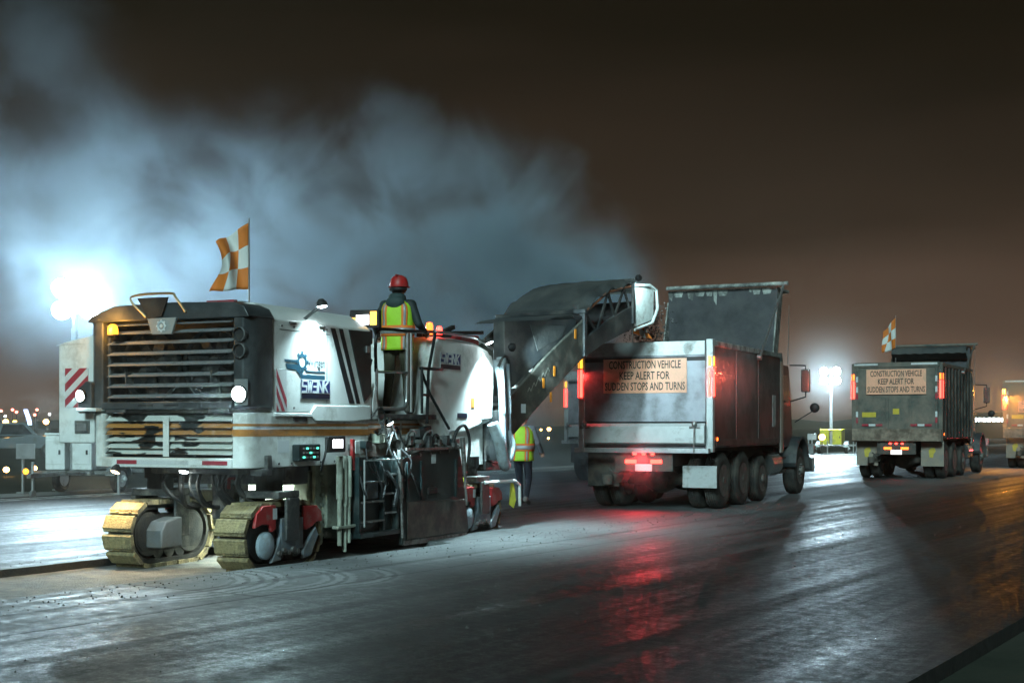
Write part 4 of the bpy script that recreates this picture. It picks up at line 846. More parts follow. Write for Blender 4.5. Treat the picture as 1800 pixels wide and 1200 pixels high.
def dump_truck(loc, rz, label, k):
    t = thing('dump_truck', label, 'dump truck', loc, rz, 'dump trucks queued on the taxiway')
    zt, zb, L = k['top'], 1.15, 5.0
    bm_, sm, tm = k['bed'], k['side'], k['gate']
    # bed floor and sides
    b = MB(); b.box(-1.18, 1.18, .06, L, 1.12, 1.22); b.build('bed_floor', bm_, t, .01)
    for s in (-1, 1):
        xa, xb = sorted((s*1.20, s*1.245))
        b = MB(); b.box(xa, xb, .10, L, zb, zt-.08); sd_ = b.build('bed_side', sm, t, .006)
        xa, xb = sorted((s*1.17, s*1.275)); MB().box(xa, xb, .10, L, zt-.08, zt+.02).build('top_rail', k['rail'], t, .012)
        if k['ribs']:
            for i in range(9):
                y = .45+i*.52; xa, xb = sorted((s*1.243, s*1.30)); MB().box(xa, xb, y, y+.09, zb+.02, zt-.09).build('side_rib', sm, sd_, .012)
        else:
            xa, xb = sorted((s*1.243, s*1.262)); MB().box(xa, xb, .3, L-.1, zb+.0, zb+.12).build('lower_rail', sm, sd_, .008)
            for y in (1.6, 3.2): MB().box(xa, xb, y, y+.05, zb+.12, zt-.09).build('side_rib', sm, sd_, .008)
            MB().box(*sorted((s*1.244, s*1.25)), 4.35, 4.62, 1.5, 2.15).build('side_decal', m_flapw, sd_)
        xa, xb = sorted((s*1.16, s*1.285)); b = MB(); b.box(xa, xb, -.02, .10, 1.05, zt+.04); ps = b.build('corner_post', k['post'], t, .01)
        # stacked lamps in the post
        for z0, z1, mt in ((zt-.44, zt-.27, k['l1']), (zt-.98, zt-.47, e_red)):
            MB().box(*sorted((s*1.20, s*1.25)), -.04, -.02, z0, z1).build('post_lamp', mt, ps, .006)
            MB().box(*sorted((s*1.286, s*1.30)), .0, .06, z0, z1).build('post_lamp', mt, ps, .004)
        MB().box(*sorted((s*1.26, s*1.275)), .3, .34, 1.25, 1.31).build('marker_lamp', e_redor, t)
    e1, e2 = k['glow']
    lamp('post_light', 'SPOT', (1.345, .03, zt-.55), e1, k['gcol'], t, .03, spot=150, aim=(1.25, 1, zt-.75), blend=.6); lamp('post_light', 'SPOT', (-1.22, -.08, zt-.55), e1*k.get('lf', .10), k.get('lcol', (1, .05, .04)), t, .04, spot=150, aim=(-.7, -.12, zt-1.4))
    if 'spill' in k: lamp('amber_post_light', 'SPOT', (-1.22, -.14, zt-.40), k['spill'], (1,.40,.05), t, .10, spot=165, aim=(-2.0, -7, 0), blend=.8)
    lamp('plate_glow', 'POINT', (0, -.22, .92), e2*.03, (1,.05,.05), t, .04)  # added red fill that reddens the tail panel around the lamps
    # tailgate
    b = MB(); b.box(-1.155, 1.155, -.03, .02, zb+.44 if not k['ribs'] else zb+.2, zt-.02); tg = b.build('tailgate', tm, t, .008)
    if not k['ribs']:
        b = MB(); b.box(-1.15, 1.15, -.055, -.03, zt-.24, zt+.01); b.build('gate_rail', k['post'], tg, .008)
        b = MB(); b.box(-1.15, 1.15, -.042, -.03, zt-.34, zt-.27); b.build('gate_groove', m_black, tg, .004)
        b = MB(); b.prism([(-.03,zb+.02),(-.12,zb+.06),(-.12,zb+.36),(-.03,zb+.42)], 'x', -1.155, 1.155); b.build('gate_lip', k['post'], tg, .01)
        b = MB(); b.box(.62,.95,-.124,-.12,zb+.10,zb+.16); b.build('badge', m_alu, tg)
        b = MB(); b.box(-1.31, 1.25, -.16, -.04, 1.03, 1.12); b.build('tail_bar', m_alu, t, .01)
        for x in (-1.12, .98):
            b = MB(); b.ell((x, -.14, zb+.40), (.05,.04,.06)); b.cyl((x,-.15,zb+.38),(x,-.17,zb-.10),.012,n=6); b.cyl((x-.1,-.10,zb+.34),(x+.1,-.10,zb+.34),.03,n=8); b.build('gate_latch', m_steel, tg, smooth=True)
    else:
        for x0, x1 in ((-1.155,-1.09),(-.30,-.22),(.36,.44),(1.09,1.155)): MB().box(x0, x1, -.06, -.03, zb+.25, zt-.9 if abs(x0) < 1 else zt-.05).build('gate_post', tm, tg, .008)
        MB().box(-1.2, 1.2, -.06, .0, zt-.08, zt+.06).build('gate_rail', tm, tg, .01)
        MB().box(-1.26, 1.26, -.10, .0, 1.08, zb+.28).build('gate_sill', k['sill'], t, .012)
        for x0, x1 in ((-1.2,-.52),(.42,1.15)): MB().box(x0, x1, -.068, -.06, zt-.02, zt+.03).build('reflective_tape', m_retro_w, tg)
        for x0 in (-.98, .40):
            for i in range(3): MB().box(x0+i*.2, x0+i*.2+.19, -.066, -.06, zb+.36, zb+.42).build('reflective_tape', m_retro_w if i == 1 else m_retro_r, tg)
        for x0 in (-1.15, 1.09):
            for z0, mt in ((zb+.45, m_retro_r), (zb+.62, m_retro_w), (zt-1.0, m_retro_r), (zt-.8, m_retro_w), (zt-.5, m_retro_w)): MB().box(x0, x0+.06, -.066, -.06, z0, z0+.16).build('reflective_tape', mt, tg)
        m_y = M('sticker_yellow', (.62,.46,.05), .5, var=.15)
        MB().box(-.98, -.58, -.036, -.03, zb+.62, zb+.76).build('sticker', m_y, tg); MB().box(-.10, .08, -.036, -.03, zb+.70, zb+.86).build('sticker', m_y, tg)
    # warning sign
    x0, x1, z0, z1 = k['sign']
    b = MB(); b.box(x0, x1, -.075 if k['ribs'] else -.045, -.062 if k['ribs'] else -.032, z0, z1); sg = b.build('warning_sign', m_signor, tg, .003)
    ys_ = -.078 if k['ribs'] else -.048; hh = (z1-z0); rows = ('CONSTRUCTION VEHICLE', 'KEEP ALERT FOR', 'SUDDEN STOPS AND TURNS'); ww = (.86, .60, .96)
    for i, (s_, w_) in enumerate(zip(rows, ww)):
        wd = (x1-x0)*w_; text(s_, wd, hh*.235, m_ink, sg, rear_m((x0+x1)/2-wd/2, ys_, z1-hh*(.29+.315*i)), bold=.012)
    # rear chassis
    b = MB(); b.box(-.46,-.38,.05,8.0,.78,1.08); b.box(.38,.46,.05,8.0,.78,1.08); b.box(-.46,.46,.0,.05,.72,1.08); b.box(-.4,.4,3.2,3.3,.8,1.05); b.build('chassis_rails', m_chassis, t, .01)
    tb = MB(); tb.box(-.55, .55, -.05, -.003, .70, 1.02); tp = tb.build('tail_panel', m_chassis, t, .008)
    for x in (-.24, .24):
        MB().box(x-.11, x+.11, -.07, -.05, .84, .91).build('tail_lamp', e_red if not k['ribs'] else e_redor, tp, .01)
    for x in (-.17, 0, .17): MB().box(x-.035, x+.035, -.06, -.03, .99, 1.03).build('marker_lamp', e_red, tp, .005)
    pl = MB(); pl.box(-.16,.16,-.058,-.05,.70,.83); pl.build('licence_plate', e_plate if k['ribs'] else m_retro_w, tp, .004)
    lamp('tail_light', 'SPOT', (0, -.12, .92), e2, (1,.04,.05), t, .10, spot=168, aim=(0, -1.8, 0), blend=1)
    b = MB(); b.cyl((-.75,.1,.62),(-.75,.1,.45),.10,n=12); b.cyl((-.62,.25,.6),(-.62,.6,.6),.13,n=12); b.tube(bez([(-.7,.0,.75),(-.55,-.03,.66),(-.4,.0,.72)],5),.02,6); b.build('air_tank', m_chassis, t, smooth=True)
    for y in (.95, 2.30):
        b = MB(); b.rev([(.06,-1.0),(.10,-.85),(.11,-.32),(.17,-.24),(.24,-.10),(.26,0),(.24,.10),(.17,.24),(.11,.32),(.10,.85),(.06,1.0)], (0,y,.52), (1,0,0), 20); b.ell((.0,y-.16,.52),(.2,.16,.2)); b.build('axle', m_chassis, t, smooth=True)
        for s in (-1, 1): wheel(t, s*1.08, y, .52, .27, s, m_rim, dish=.13); wheel(t, s*.76, y, .52, .27, -s, m_rim, dish=.13)
    for s in (-1, 1):
        wheel(t, s*1.08, 3.72, .46, .27, s, m_rim, dish=.10); wheel(t, s*1.06, 7.0, .53, .31, s, m_rim, dish=.05)
        xa, xb = (-1.22, -.60) if s < 0 else (.62, 1.26)
        b = MB(); b.box(xa, xb, .30, .325, k['flap'][0], k['flap'][1] if (s > 0) else 1.08); fl = b.build('mud_flap', k['flapm'] if s > 0 else k['flapl'], t, .006)
        if k['ribs']: b = MB(); b.prism([(xa+.24,.62),(xa+.34,.60),(xa+.36,.72),(xa+.42,.80),(xa+.38,.90),(xa+.28,.88),(xa+.22,.82)], 'y', .294, .30); b.build('flap_emblem', M('emblem_yellow',(.55,.42,.06),.6), fl)
    b = MB(); b.rev([(.06,-1.0),(.07,1.0)], (0,3.72,.46), (1,0,0), 12); b.rev([(.06,-1.0),(.07,1.0)], (0,7.0,.53), (1,0,0), 12); b.build('axle', m_chassis, t, smooth=True)
    for s in (-1, 1):
        b = MB(); b.cyl((s*.98,4.45,.72),(s*.98,5.25,.72),.27,n=20); b.build('fuel_tank', m_chrome, t, smooth=True)
        b = MB(); b.box(*sorted((s*.75,s*1.15)),5.4,5.9,.5,.58); b.box(*sorted((s*.75,s*1.15)),5.4,5.9,.8,.86); b.build('cab_step', m_chassis, t, .008)
        b = MB(); b.cyl((s*1.17,5.32,.95),(s*1.17,5.32,2.88),.065,n=14); b.cyl((s*1.17,5.32,2.88),(s*1.17,5.26,3.05),.06,n=14); b.build('exhaust_stack', m_chrome, t, smooth=True)
    # cab, hood, fenders
    b = MB(); b.prism([(5.5,1.05),(5.5,2.72),(5.62,2.86),(6.55,2.84),(6.78,2.05),(6.85,1.62),(6.85,1.05)], 'x', -1.06, 1.06); cb_ = b.build('cab', k['cab'], t, .04)
    MB().box(-.75,.75,5.485,5.50,1.9,2.55).build('rear_window', m_glass, cb_)
    for s in (-1, 1):
        b = MB(); b.prism([(5.75,1.95),(5.75,2.62),(6.45,2.62),(6.66,1.95)], 'x', *sorted((s*1.06,s*1.072))); b.build('side_window', m_glass, cb_)
    b = MB(); b.prism([(6.86,1.0),(6.86,1.80),(8.2,1.62),(8.35,1.5),(8.4,.7),(7.8,.7),(7.7,1.0)], 'x', -.72, .72); b.build('engine_hood', k['cab'], t, .05)
    for s in (-1, 1):
        b = MB(); A_ = [(7.0+.68*math.cos(R(a)), .55+.74*math.sin(R(a))) for a in range(0, 176, 12)]; B_ = [(7.0+.62*math.cos(R(a)), .55+.68*math.sin(R(a))) for a in range(175, -1, -12)]
        b.prism(A_+B_, 'x', *sorted((s*.74, s*1.27))); b.build('front_fender', m_dark, t, .01)
        MB().box(*sorted((s*1.10,s*1.24)),8.2,8.3,.85,1.1).build('head_lamp', m_alu, t, .02)
    MB().box(-1.2,1.2,8.38,8.5,.45,.78).build('front_bumper', m_chrome, t, .03)
    mirror(t, 1.50, 6.25)
    b = MB(); b.cyl((1.12,6.2,2.86),(1.16,6.15,4.15),.010,.004,n=6); b.build('antenna', m_rail, t)
    # headboard and cab shield
    h1 = k['head']
    b = MB(); b.box(-1.2,1.2,4.95,5.0,1.2,h1); hb_ = b.build('headboard', m_headb, t, .01)
    b = MB(); rr = random.Random(3); x = -1.2
    while x < 1.2:
        w_ = rr.uniform(.06,.26); MB_h = rr.choice((.03,.05,.09,.14,.22,.34)); b.prism([(x,h1-.005),(min(1.2,x+w_),h1-.005),(min(1.2,x+w_*.8),h1-MB_h),(x+w_*.2,h1-MB_h*rr.uniform(.6,1.2))], 'y', 4.944, 4.949); x += w_
    if not k['ribs']: b.build('scraped_edge', m_edgew, hb_)
    b = MB(); b.box(-1.22,1.22,5.0,5.9,h1-.06,h1); b.prism([(5.0,zt),(5.0,h1-.06),(5.45,h1-.06)], 'x', 1.15, 1.2); b.prism([(5.0,zt),(5.0,h1-.06),(5.45,h1-.06)], 'x', -1.2, -1.15); b.build('cab_shield', k['rail'], t, .01)
    for s in (-1, 1): b = MB(); b.prism([(4.94,zt),(4.94,h1-.02),(5.0,h1-.02),(5.0,zt)] if False else [(4.55,zt+.02),(4.94,h1-.25),(4.94,zt+.02)], 'x', *sorted((s*1.19,s*1.22))); b.build('headboard_gusset', k['rail'], t)
    b = MB(); b.cyl((-1.2,4.85,h1+.05),(1.45,4.85,h1+.05),.045,n=12); b.build('tarp_roller', k['rail'], t, smooth=True)
    b = MB(); b.cyl((1.33,3.05,zt-.15),(1.36,4.85,h1+.02),.025,n=8); b.cyl((1.28,3.05,zt-.15),(1.36,3.05,zt-.15),.06,n=10); b.build('tarp_arm', m_rail, t, smooth=True)
    if k['ribs']:
        b = MB(); NSg = 26; vs_ = []
        for i in range(NSg+1):
            x = -1.15+2.3*i/NSg
            for j in range(7): a = R(-60+j*40); vs_.append((x, 4.72+.22*math.cos(a), h1-.22+.22*math.sin(a)+.012*math.sin(i*1.7+j)))
        b.add(vs_, [(i*7+j,i*7+(j+1)%7,(i+1)*7+(j+1)%7,(i+1)*7+j) for i in range(NSg) for j in range(7)]); b.build('rolled_tarp', m_fabric, t, smooth=True)
    return t
m_bed1 = M('bed_grey_paint', (.30, .30, .335), .42, metal=.25, var=.12, dirt=(.12, .115, .11), amt=.3, dscale=1.8)
m_side1 = M('bed_side_dark', (.055, .050, .050), .38, var=.2, dirt=(.08, .075, .07), amt=.35, dscale=1.6)
m_post1 = M('pale_frame_paint', (.50, .52, .52), .4, metal=.2, var=.1, dirt=MUD, amt=.2, dscale=3)
m_bed2 = M('dark_green_bed', (.075, .085, .075), .4, var=.25, dirt=(.24, .19, .15), amt=.42, dscale=1.5)
m_side2 = M('black_ribbed_side', (.022, .024, .023), .3, var=.25, dirt=(.09, .075, .06), amt=.35, dscale=2)
m_sill2 = M('muddy_sill', (.30, .235, .18), .7, var=.25, dirt=(.09, .07, .055), amt=.5, dscale=4)
m_cabr = M('cab_maroon', (.09, .02, .02), .3, var=.1, dirt=MUD, amt=.2, coat=.3)
m_cabg = M('cab_grey', (.10, .11, .11), .3, var=.1, dirt=MUD, amt=.2, coat=.3)
m_bed3 = M('brown_bed', (.26, .17, .12), .5, var=.25, dirt=(.22, .15, .10), amt=.45, dscale=1.6)
K1 = dict(top=3.02, bed=m_bed1, side=m_side1, gate=m_bed1, rail=m_edgew, post=m_post1, ribs=False, sill=None, l1=e_amber, glow=(90, 130), gcol=(1,.10,.05), sign=(-.78,.81,2.11,2.73), flap=(.40,.80), flapm=m_flapw, flapl=m_chassis, head=4.44, cab=m_cabr)
K2 = dict(top=3.28, bed=m_bed2, side=m_side2, gate=m_bed2, rail=m_bed2, post=m_bed2, ribs=True, sill=m_sill2, l1=e_redor, glow=(8, 8), gcol=(1,.12,.05), sign=(-.85,.84,2.42,3.14), flap=(.36,1.08), flapm=m_flapg, flapl=m_flapg, head=4.02, cab=m_cabg)
K3 = dict(K2, bed=m_bed3, side=m_bed3, gate=m_bed3, rail=m_bed3, post=m_bed3, l1=E('lamp_amber_strong', (1,.45,.05), 14), glow=(60, 40), lf=4.5, lcol=(1,.42,.06), spill=300, gcol=(1,.42,.06), top=3.1, sign=(-.75,.85,2.0,2.4), head=3.3)
K4 = dict(K1, bed=m_bed1, side=m_bed1, gate=m_bed1, glow=(3, 3), head=3.6, sign=(-.78,.81,2.3,2.7), flap=(.5,1.05))
dump_truck((2.4, 24.73, 0), R(-25), 'dump truck with grey tailgate being loaded under the conveyor', K1)
dump_truck((11.04, 39.19, 0), R(-28), 'dark ribbed dump truck with checkered flag and orange sign', K2)
dump_truck((18.75, 48.4, 0), R(-28), 'muddy brown dump truck with amber lamp cut off at the frame edge', K3)
dump_truck((2.62, 37.4, 0), R(-25), 'dump truck mostly hidden behind the grey tailgate truck', K4)

# ------------------------------------------------------------------ millings
b = MB(); rr = random.Random(21)
hx, hy = -1.13+5.25*math.sin(R(37.2))+.30*math.cos(R(37.2)), 20.8+5.25*math.cos(R(37.2))-.30*math.sin(R(37.2))
for i in range(4200):
    q = rr.random()**.8; w_ = rr.gauss(0, .22); f_ = q*.75+rr.gauss(0, .06)*(1+q); z = 3.66-1.75*q**1.8+rr.gauss(0,.05)*(1+q)
    x = hx+math.sin(R(37.2))*f_+math.cos(R(37.2))*w_; y = hy+math.cos(R(37.2))*f_-math.sin(R(37.2))*w_
    r_ = rr.choice((.008,.012,.018,.026)); vs_ = [(x+r_*rr.uniform(.5,1.2)*math.cos(k*2.1+i), y+r_*rr.uniform(.5,1.2)*math.sin(k*2.1+i), z+rr.uniform(-.5,.5)*r_) for k in range(3)]+[(x,y,z+r_)]
    b.add(vs_, [(0,1,3),(1,2,3),(2,0,3),(0,2,1)])
o = b.build('falling_gravel', M('crumb_asphalt', (.07,.068,.064), .85)); tag(o, 'dark milled asphalt pouring off the conveyor head into the truck', 'gravel', kind='stuff')
b = MB(); NP = 20; vs_ = []; th1 = R(25); rr = random.Random(5)
for i in range(NP+1):
    for j in range(NP+1):
        x, y = -1.17+2.34*i/NP, .1+4.8*j/NP
        z = 1.55+.75*math.exp(-((x)**2/.9+(y-1.1)**2/2.2))+rr.uniform(0,.07)
        vs_.append((2.4+x*math.cos(th1)+y*math.sin(th1), 24.73-x*math.sin(th1)+y*math.cos(th1), z))
b.add(vs_, [(i*(NP+1)+j,i*(NP+1)+j+1,(i+1)*(NP+1)+j+1,(i+1)*(NP+1)+j) for i in range(NP) for j in range(NP)])
o = b.build('millings_load', M('crumb_asphalt', (.07,.068,.064), .85)); tag(o, 'heaped dark asphalt millings lying in the truck bed', 'millings', kind='stuff')

# ------------------------------------------------------------------ flags
m_fo = M('flag_orange', (.72, .20, .03), .7, var=.08, bump=.1, bscale=200); m_fw = M('flag_white', (.72, .73, .70), .7, var=.06, bump=.1, bscale=200)
def flag(label, base, z_bot, z_top, hoist, fly, dirx, shape):
    t = thing('checkered_flag', label, 'flag', base, 0, 'orange and white checkered flags')
    b = MB(); b.cyl((0,0,z_bot),(0,0,z_top),.011,.008,n=8); b.build('flag_pole', m_rail, t, smooth=True)
    N_ = 18; ft, fb, wav, seed = shape; b = MB()
    for i in range(N_+1):
        for j in range(N_+1):
            a, q = i/N_, j/N_
            drop = a*(ft*(1-q)**1.3+fb*q); pull = 1-.18*math.sin(math.pi*q)*a
            x = -a*fly*pull*(1-.12*math.sin(3.2*q+seed)); y = wav*a*math.sin(2.6*a*3+q*3.4+seed)+.4*wav*math.sin(7*a+5*q)*a
            b.v.append((dirx[0]*-x - dirx[1]*y, dirx[1]*-x + dirx[0]*y, z_top-.05-q*hoist-drop*fly+.02*math.sin(9*a+6*q)*a))
    for i in range(N_):
        for j in range(N_):
            b.f.append([i*(N_+1)+j, i*(N_+1)+j+1, (i+1)*(N_+1)+j+1, (i+1)*(N_+1)+j]); b.m.append(((i*3//N_)+(j*3//N_)) % 2)
    o = b.build('flag_cloth', [m_fo, m_fw], t, smooth=True); md = o.modifiers.new('s','SOLIDIFY'); md.thickness = .003
    return t
def mw(v, u): th = R(24.5); return (-2.58+u*math.sin(th)+v*math.cos(th), 15.1+u*math.cos(th)-v*math.sin(th), 0)
flag('orange and white checkered flag on a pole above the milling machine hood', mw(-.36, -.05), 2.84, 3.83, .74, .40, (-.96,-.28), (.62,.10,.10,.6))
th = R(28); fx, fy = 11.04-1.05*math.cos(th)+4.7*math.sin(th), 39.19+1.05*math.sin(th)+4.7*math.cos(th)
flag('orange and white checkered flag on the dark ribbed dump truck', (fx, fy, 0), 3.25, 5.05, 1.0, .55, (-.9,-.43), (.9,.35,.10,2.2))
flag('small orange and white flag hanging under the conveyor head', (2.18, 24.66, 0), 3.02, 3.62, .38, .34, (.95,-.31), (.55,.4,.07,1.2))

# ------------------------------------------------------------------ people
m_skin = M('skin', (.42, .22, .15), .5, var=.08); m_boot = M('boot_leather', (.04, .03, .022), .6, var=.2, dirt=DUST, amt=.3)
m_lime = M('vest_lime', (.42, .72, .03), .65, var=.08, bump=.15, bscale=60); m_vor = M('vest_orange', (.85, .20, .03), .6, var=.06); m_sil = M('vest_silver', (.34, .36, .36), .35, metal=.3, var=.1)
m_hair = M('dark_hair', (.012, .010, .009), .6, var=.3, bump=.4, bscale=90)
def person(label, loc, rz, jt, mats, hat):
    t = thing('person', label, 'person', loc, rz)
    segs = []          # p, q, r1, r2, material slot
    def sg(p, q, r1, r2, m): segs.append((Vector(p), Vector(q), r1, r2, m))
    J = {k: Vector(v) for k, v in jt.items()}
    SK, TOP, LEG, BT = 0, 1, 2, 3
    hip = (J['hipL']+J['hipR'])/2; nk = J['neck']; ch = (J['shL']+J['shR'])/2
    up_ = (ch-hip).normalized()
    for x in (-.075, 0, .075):
        d = Vector((x, 0, 0)); sg(hip+d*1.1-up_*.02, hip+d+up_*.16, .112, .108, LEG if True else TOP); sg(hip+d+up_*.12, ch+d*1.25-up_*.16, .108, .125, TOP); sg(ch+d*1.2-up_*.16, ch+d*1.0-up_*.06, .122, .095, TOP)
    for s in 'LR':
        sg(J['hip'+s], J['knee'+s], .100, .068, LEG); sg(J['knee'+s], J['ank'+s]+Vector((0,0,.02)), .066, .056, LEG)
        a = J['ank'+s]; f = J['toe'+s]; sg(a-Vector((0,.03,.035)), a+Vector((0,0,.03)), .050, .050, BT); sg(a+Vector((0,0,-.045)), f, .044, .036, BT)
        sg(ch+(J['sh'+s]-ch)*.3, J['sh'+s], .085, .075, TOP); sg(J['sh'+s], J['el'+s], .070, .054, TOP); sg(J['el'+s], J['wr'+s], .052, .042, TOP)
        w = J['wr'+s]; d = (w-J['el'+s]).normalized(); side_ = Vector((1,0,0)) if s == 'R' else Vector((-1,0,0))
        acr = d.cross(Vector((0,0,1)));
        if acr.length < .2: acr = Vector((0,1,0))
        acr.normalize(); pn = acr.cross(d)
        if pn.z > 0: pn = -pn
        palm = w+d*.075; sg(w, w+d*.03, .030, .030, SK)
        for c in (-.026,-.009,.009,.026): sg(w+d*.02+acr*c, palm+acr*c*1.1, .017, .014, SK)
        for c, ln in ((-.034,.030),(-.012,.036),(.012,.034),(.034,.026)):
            a0 = palm+acr*c; a1 = a0+d*ln+pn*.008; a2 = a1+d*ln*.35+pn*ln*.8; a3 = a2-d*ln*.3+pn*ln*.4
            sg(a0, a1, .0105, .0098, SK); sg(a1, a2, .0098, .009, SK); sg(a2, a3, .009, .008, SK)
        tb_ = w+d*.025+acr*(.035 if s == 'L' else -.035); t1 = tb_+d*.03+acr*(.018 if s == 'L' else -.018)+pn*.02; sg(w+d*.015, tb_, .014, .013, SK); sg(tb_, t1, .012, .010, SK); sg(t1, t1+d*.02+pn*.02, .010, .009, SK)
    sg(ch+Vector((0,-.01,.0)), nk, .062, .055, SK); hc = J['head']
    sg(nk, hc-Vector((0,0,.05)), .055, .070, SK); sg(hc+Vector((0,-.02,.03)), hc+Vector((0,.02,.02)), .093, .090, SK); sg(hc+Vector((0,.03,-.06)), hc+Vector((0,.045,-.075)), .060, .050, SK)
    sg(hc+Vector((0,.10,.0)), hc+Vector((0,.122,-.032)), .012, .016, SK)     # nose
    for s in (-1, 1): sg(hc+Vector((s*.088,-.005,.012)), hc+Vector((s*.092,-.012,-.025)), .016, .012, SK)   # ears
    b = MB()
    for p, q, r1, r2, m in segs:
        d = q-p; L_ = max(d.length, 1e-4); n = max(2, int(L_/.03)); Z = d.normalized() if d.length > 1e-4 else Vector((0,0,1))
        path, rad = [], []
        for i in range(5): a = R(-90+i*22.5+.5); path.append(p+Z*(r1*math.sin(a))); rad.append(max(.0008, r1*math.cos(a)))
        for i in range(n+1): path.append(p+d*i/n); rad.append(r1+(r2-r1)*i/n)
        for i in range(1, 5): a = R(i*22.4); path.append(q+Z*(r2*math.sin(a))); rad.append(max(.0008, r2*math.cos(a)))
        pp_, rr_ = [path[0]], [rad[0]]
        for P_, q_ in zip(path[1:], rad[1:]):
            if (P_-pp_[-1]).length > 1e-5: pp_.append(P_); rr_.append(q_)
        b.tube(pp_, rr_, 12)
    me = b.mesh('body', m_skin); tmp = bpy.data.objects.new('tmp', me); COL.objects.link(tmp)
    rm = tmp.modifiers.new('r', 'REMESH'); rm.mode = 'VOXEL'; rm.voxel_size = .0085; rm.use_smooth_shade = True
    smo = tmp.modifiers.new('sm', 'SMOOTH'); smo.factor = .5; smo.iterations = 4
    dg = bpy.context.evaluated_depsgraph_get(); bme = bpy.data.meshes.new_from_object(tmp.evaluated_get(dg)); bpy.data.objects.remove(tmp)
    bme.name = 'body'; bme.materials.clear()
    for m in mats: bme.materials.append(m)
    S_ = [(p, q-p, max((q-p).length_squared, 1e-9), r1, r2, m) for p, q, r1, r2, m in segs]
    for f in bme.polygons:
        c = f.center; best, bm2 = 9, 0
        for p, d, l2, r1, r2, m in S_:
            u = (c-p).dot(d)/l2; u = 0 if u < 0 else 1 if u > 1 else u
            ds = (c-p-d*u).length-(r1+(r2-r1)*u)
            if ds < best: best, bm2 = ds, m
        f.material_index = bm2; f.use_smooth = True
    link('body', bme, t)
    # face, hair
    for s in (-1, 1): MB().ell(hc+Vector((s*.034,.098,.008)), (.013,.008,.009)).build('eye', m_whitedecal, t, smooth=True)
    MB().ell(hc+Vector((0,.098,-.058)), (.024,.008,.006)).build('mouth', M('lips',(.3,.11,.09),.5), t, smooth=True)
    b = MB(); vs_ = []; n1, n2 = 20, 10
    for i in range(n2+1):
        for j in range(n1+1):
            ph = R(-210+240*j/n1); tt = R(8+i*11.5); rr_ = .104
            vs_.append(hc+Vector((rr_*.98*math.sin(tt)*math.cos(ph), rr_*1.06*math.sin(tt)*math.sin(ph)-.012, rr_*math.cos(tt)+.012)))
    b.add(vs_, [(i*(n1+1)+j,i*(n1+1)+j+1,(i+1)*(n1+1)+j+1,(i+1)*(n1+1)+j) for i in range(n2) for j in range(n1)]); o = b.build('hair', m_hair, t, smooth=True); md = o.modifiers.new('s','SOLIDIFY'); md.thickness = .012
    # vest
    ax = [(.86,.222,.165),(.95,.218,.160),(1.08,.220,.158),(1.22,.228,.163),(1.36,.232,.165),(1.44,.222,.158),(1.50,.190,.135),(1.535,.13,.10)]
    def vp_(z, ang, off):
        for (z0,a0,b0),(z1,a1,b1) in zip(ax, ax[1:]):
            if z0 <= z <= z1+1e-6: u = (z-z0)/(z1-z0); aa, bb2 = a0+(a1-a0)*u, b0+(b1-b0)*u; break
        base = hip+(ch-hip)*((z-.94)/.54); wr = .004*math.sin(ang*5+z*22)
        return Vector((base.x+(aa+off+wr)*math.copysign(abs(math.cos(ang))**.8, math.cos(ang)), base.y+(bb2+off+wr)*math.copysign(abs(math.sin(ang))**.8, math.sin(ang)), base.z))
    def patch(z0, z1, a0, a1, off, nz, na, name, mat, parent):
        b = MB(); b.add([vp_(z0+(z1-z0)*i/nz, R(a0+(a1-a0)*j/na), off) for i in range(nz+1) for j in range(na+1)], [(i*(na+1)+j,i*(na+1)+j+1,(i+1)*(na+1)+j+1,(i+1)*(na+1)+j) for i in range(nz) for j in range(na)])
        o = b.build(name, mat, parent, smooth=True); md = o.modifiers.new('s','SOLIDIFY'); md.thickness = .004; return o
    v = patch(.87, 1.53, 0, 360, 0, 18, 48, 'vest', m_lime, t)
    for c in (-124,-56,56,124):
        patch(.875, 1.525, c-13, c+13, .004, 16, 6, 'vest_stripe', m_vor, v); patch(.875, 1.525, c-5, c+5, .007, 16, 4, 'reflective_strip', m_sil, v)
    patch(1.055, 1.20, 0, 360, .008, 4, 48, 'vest_stripe', m_vor, v); patch(1.09, 1.165, 0, 360, .011, 3, 48, 'reflective_strip', m_sil, v)
    if hat:
        b = MB(); pr_ = [(.128,.0),(.130,.015),(.126,.055),(.112,.10),(.085,.138),(.045,.158),(.0,.163)]; b.rev(pr_, hc+Vector((0,-.005,.035)), (0,0,1), 28, caps=False)
        b.rev([(.125,.0),(.148,-.004),(.150,.003),(.126,.012)], hc+Vector((0,.006,.035)), (0,0,1), 28, caps=False); b.prism([(-.09,.08),(-.05,.165),(.05,.165),(.09,.08)], 'z', 0, .008)
        for i in range(len(b.v)-8, len(b.v)): b.v[i] = tuple(Vector(b.v[i])+hc+Vector((0,0,.032)))
        hh_ = b.build('hard_hat', M('hat_red',(.42,.016,.016),.42,var=.2,dirt=(.2,.08,.07),amt=.2,dscale=14), t, smooth=True)
        MB().obox(hc+Vector((-.012,-.05,.19)), hc+Vector((.012,-.05,.19)), .16, .012, (0,0,1)).build('hat_ridge', M('hat_red',(.5,.02,.02)), hh_)
        b = MB(); b.tube([hc+Vector((.11*math.cos(R(a)), .12*math.sin(R(a))-.01, .0)) for a in range(190, 351, 16)], .02, 8); b.build('ear_band', m_black, t, smooth=True)
    return t
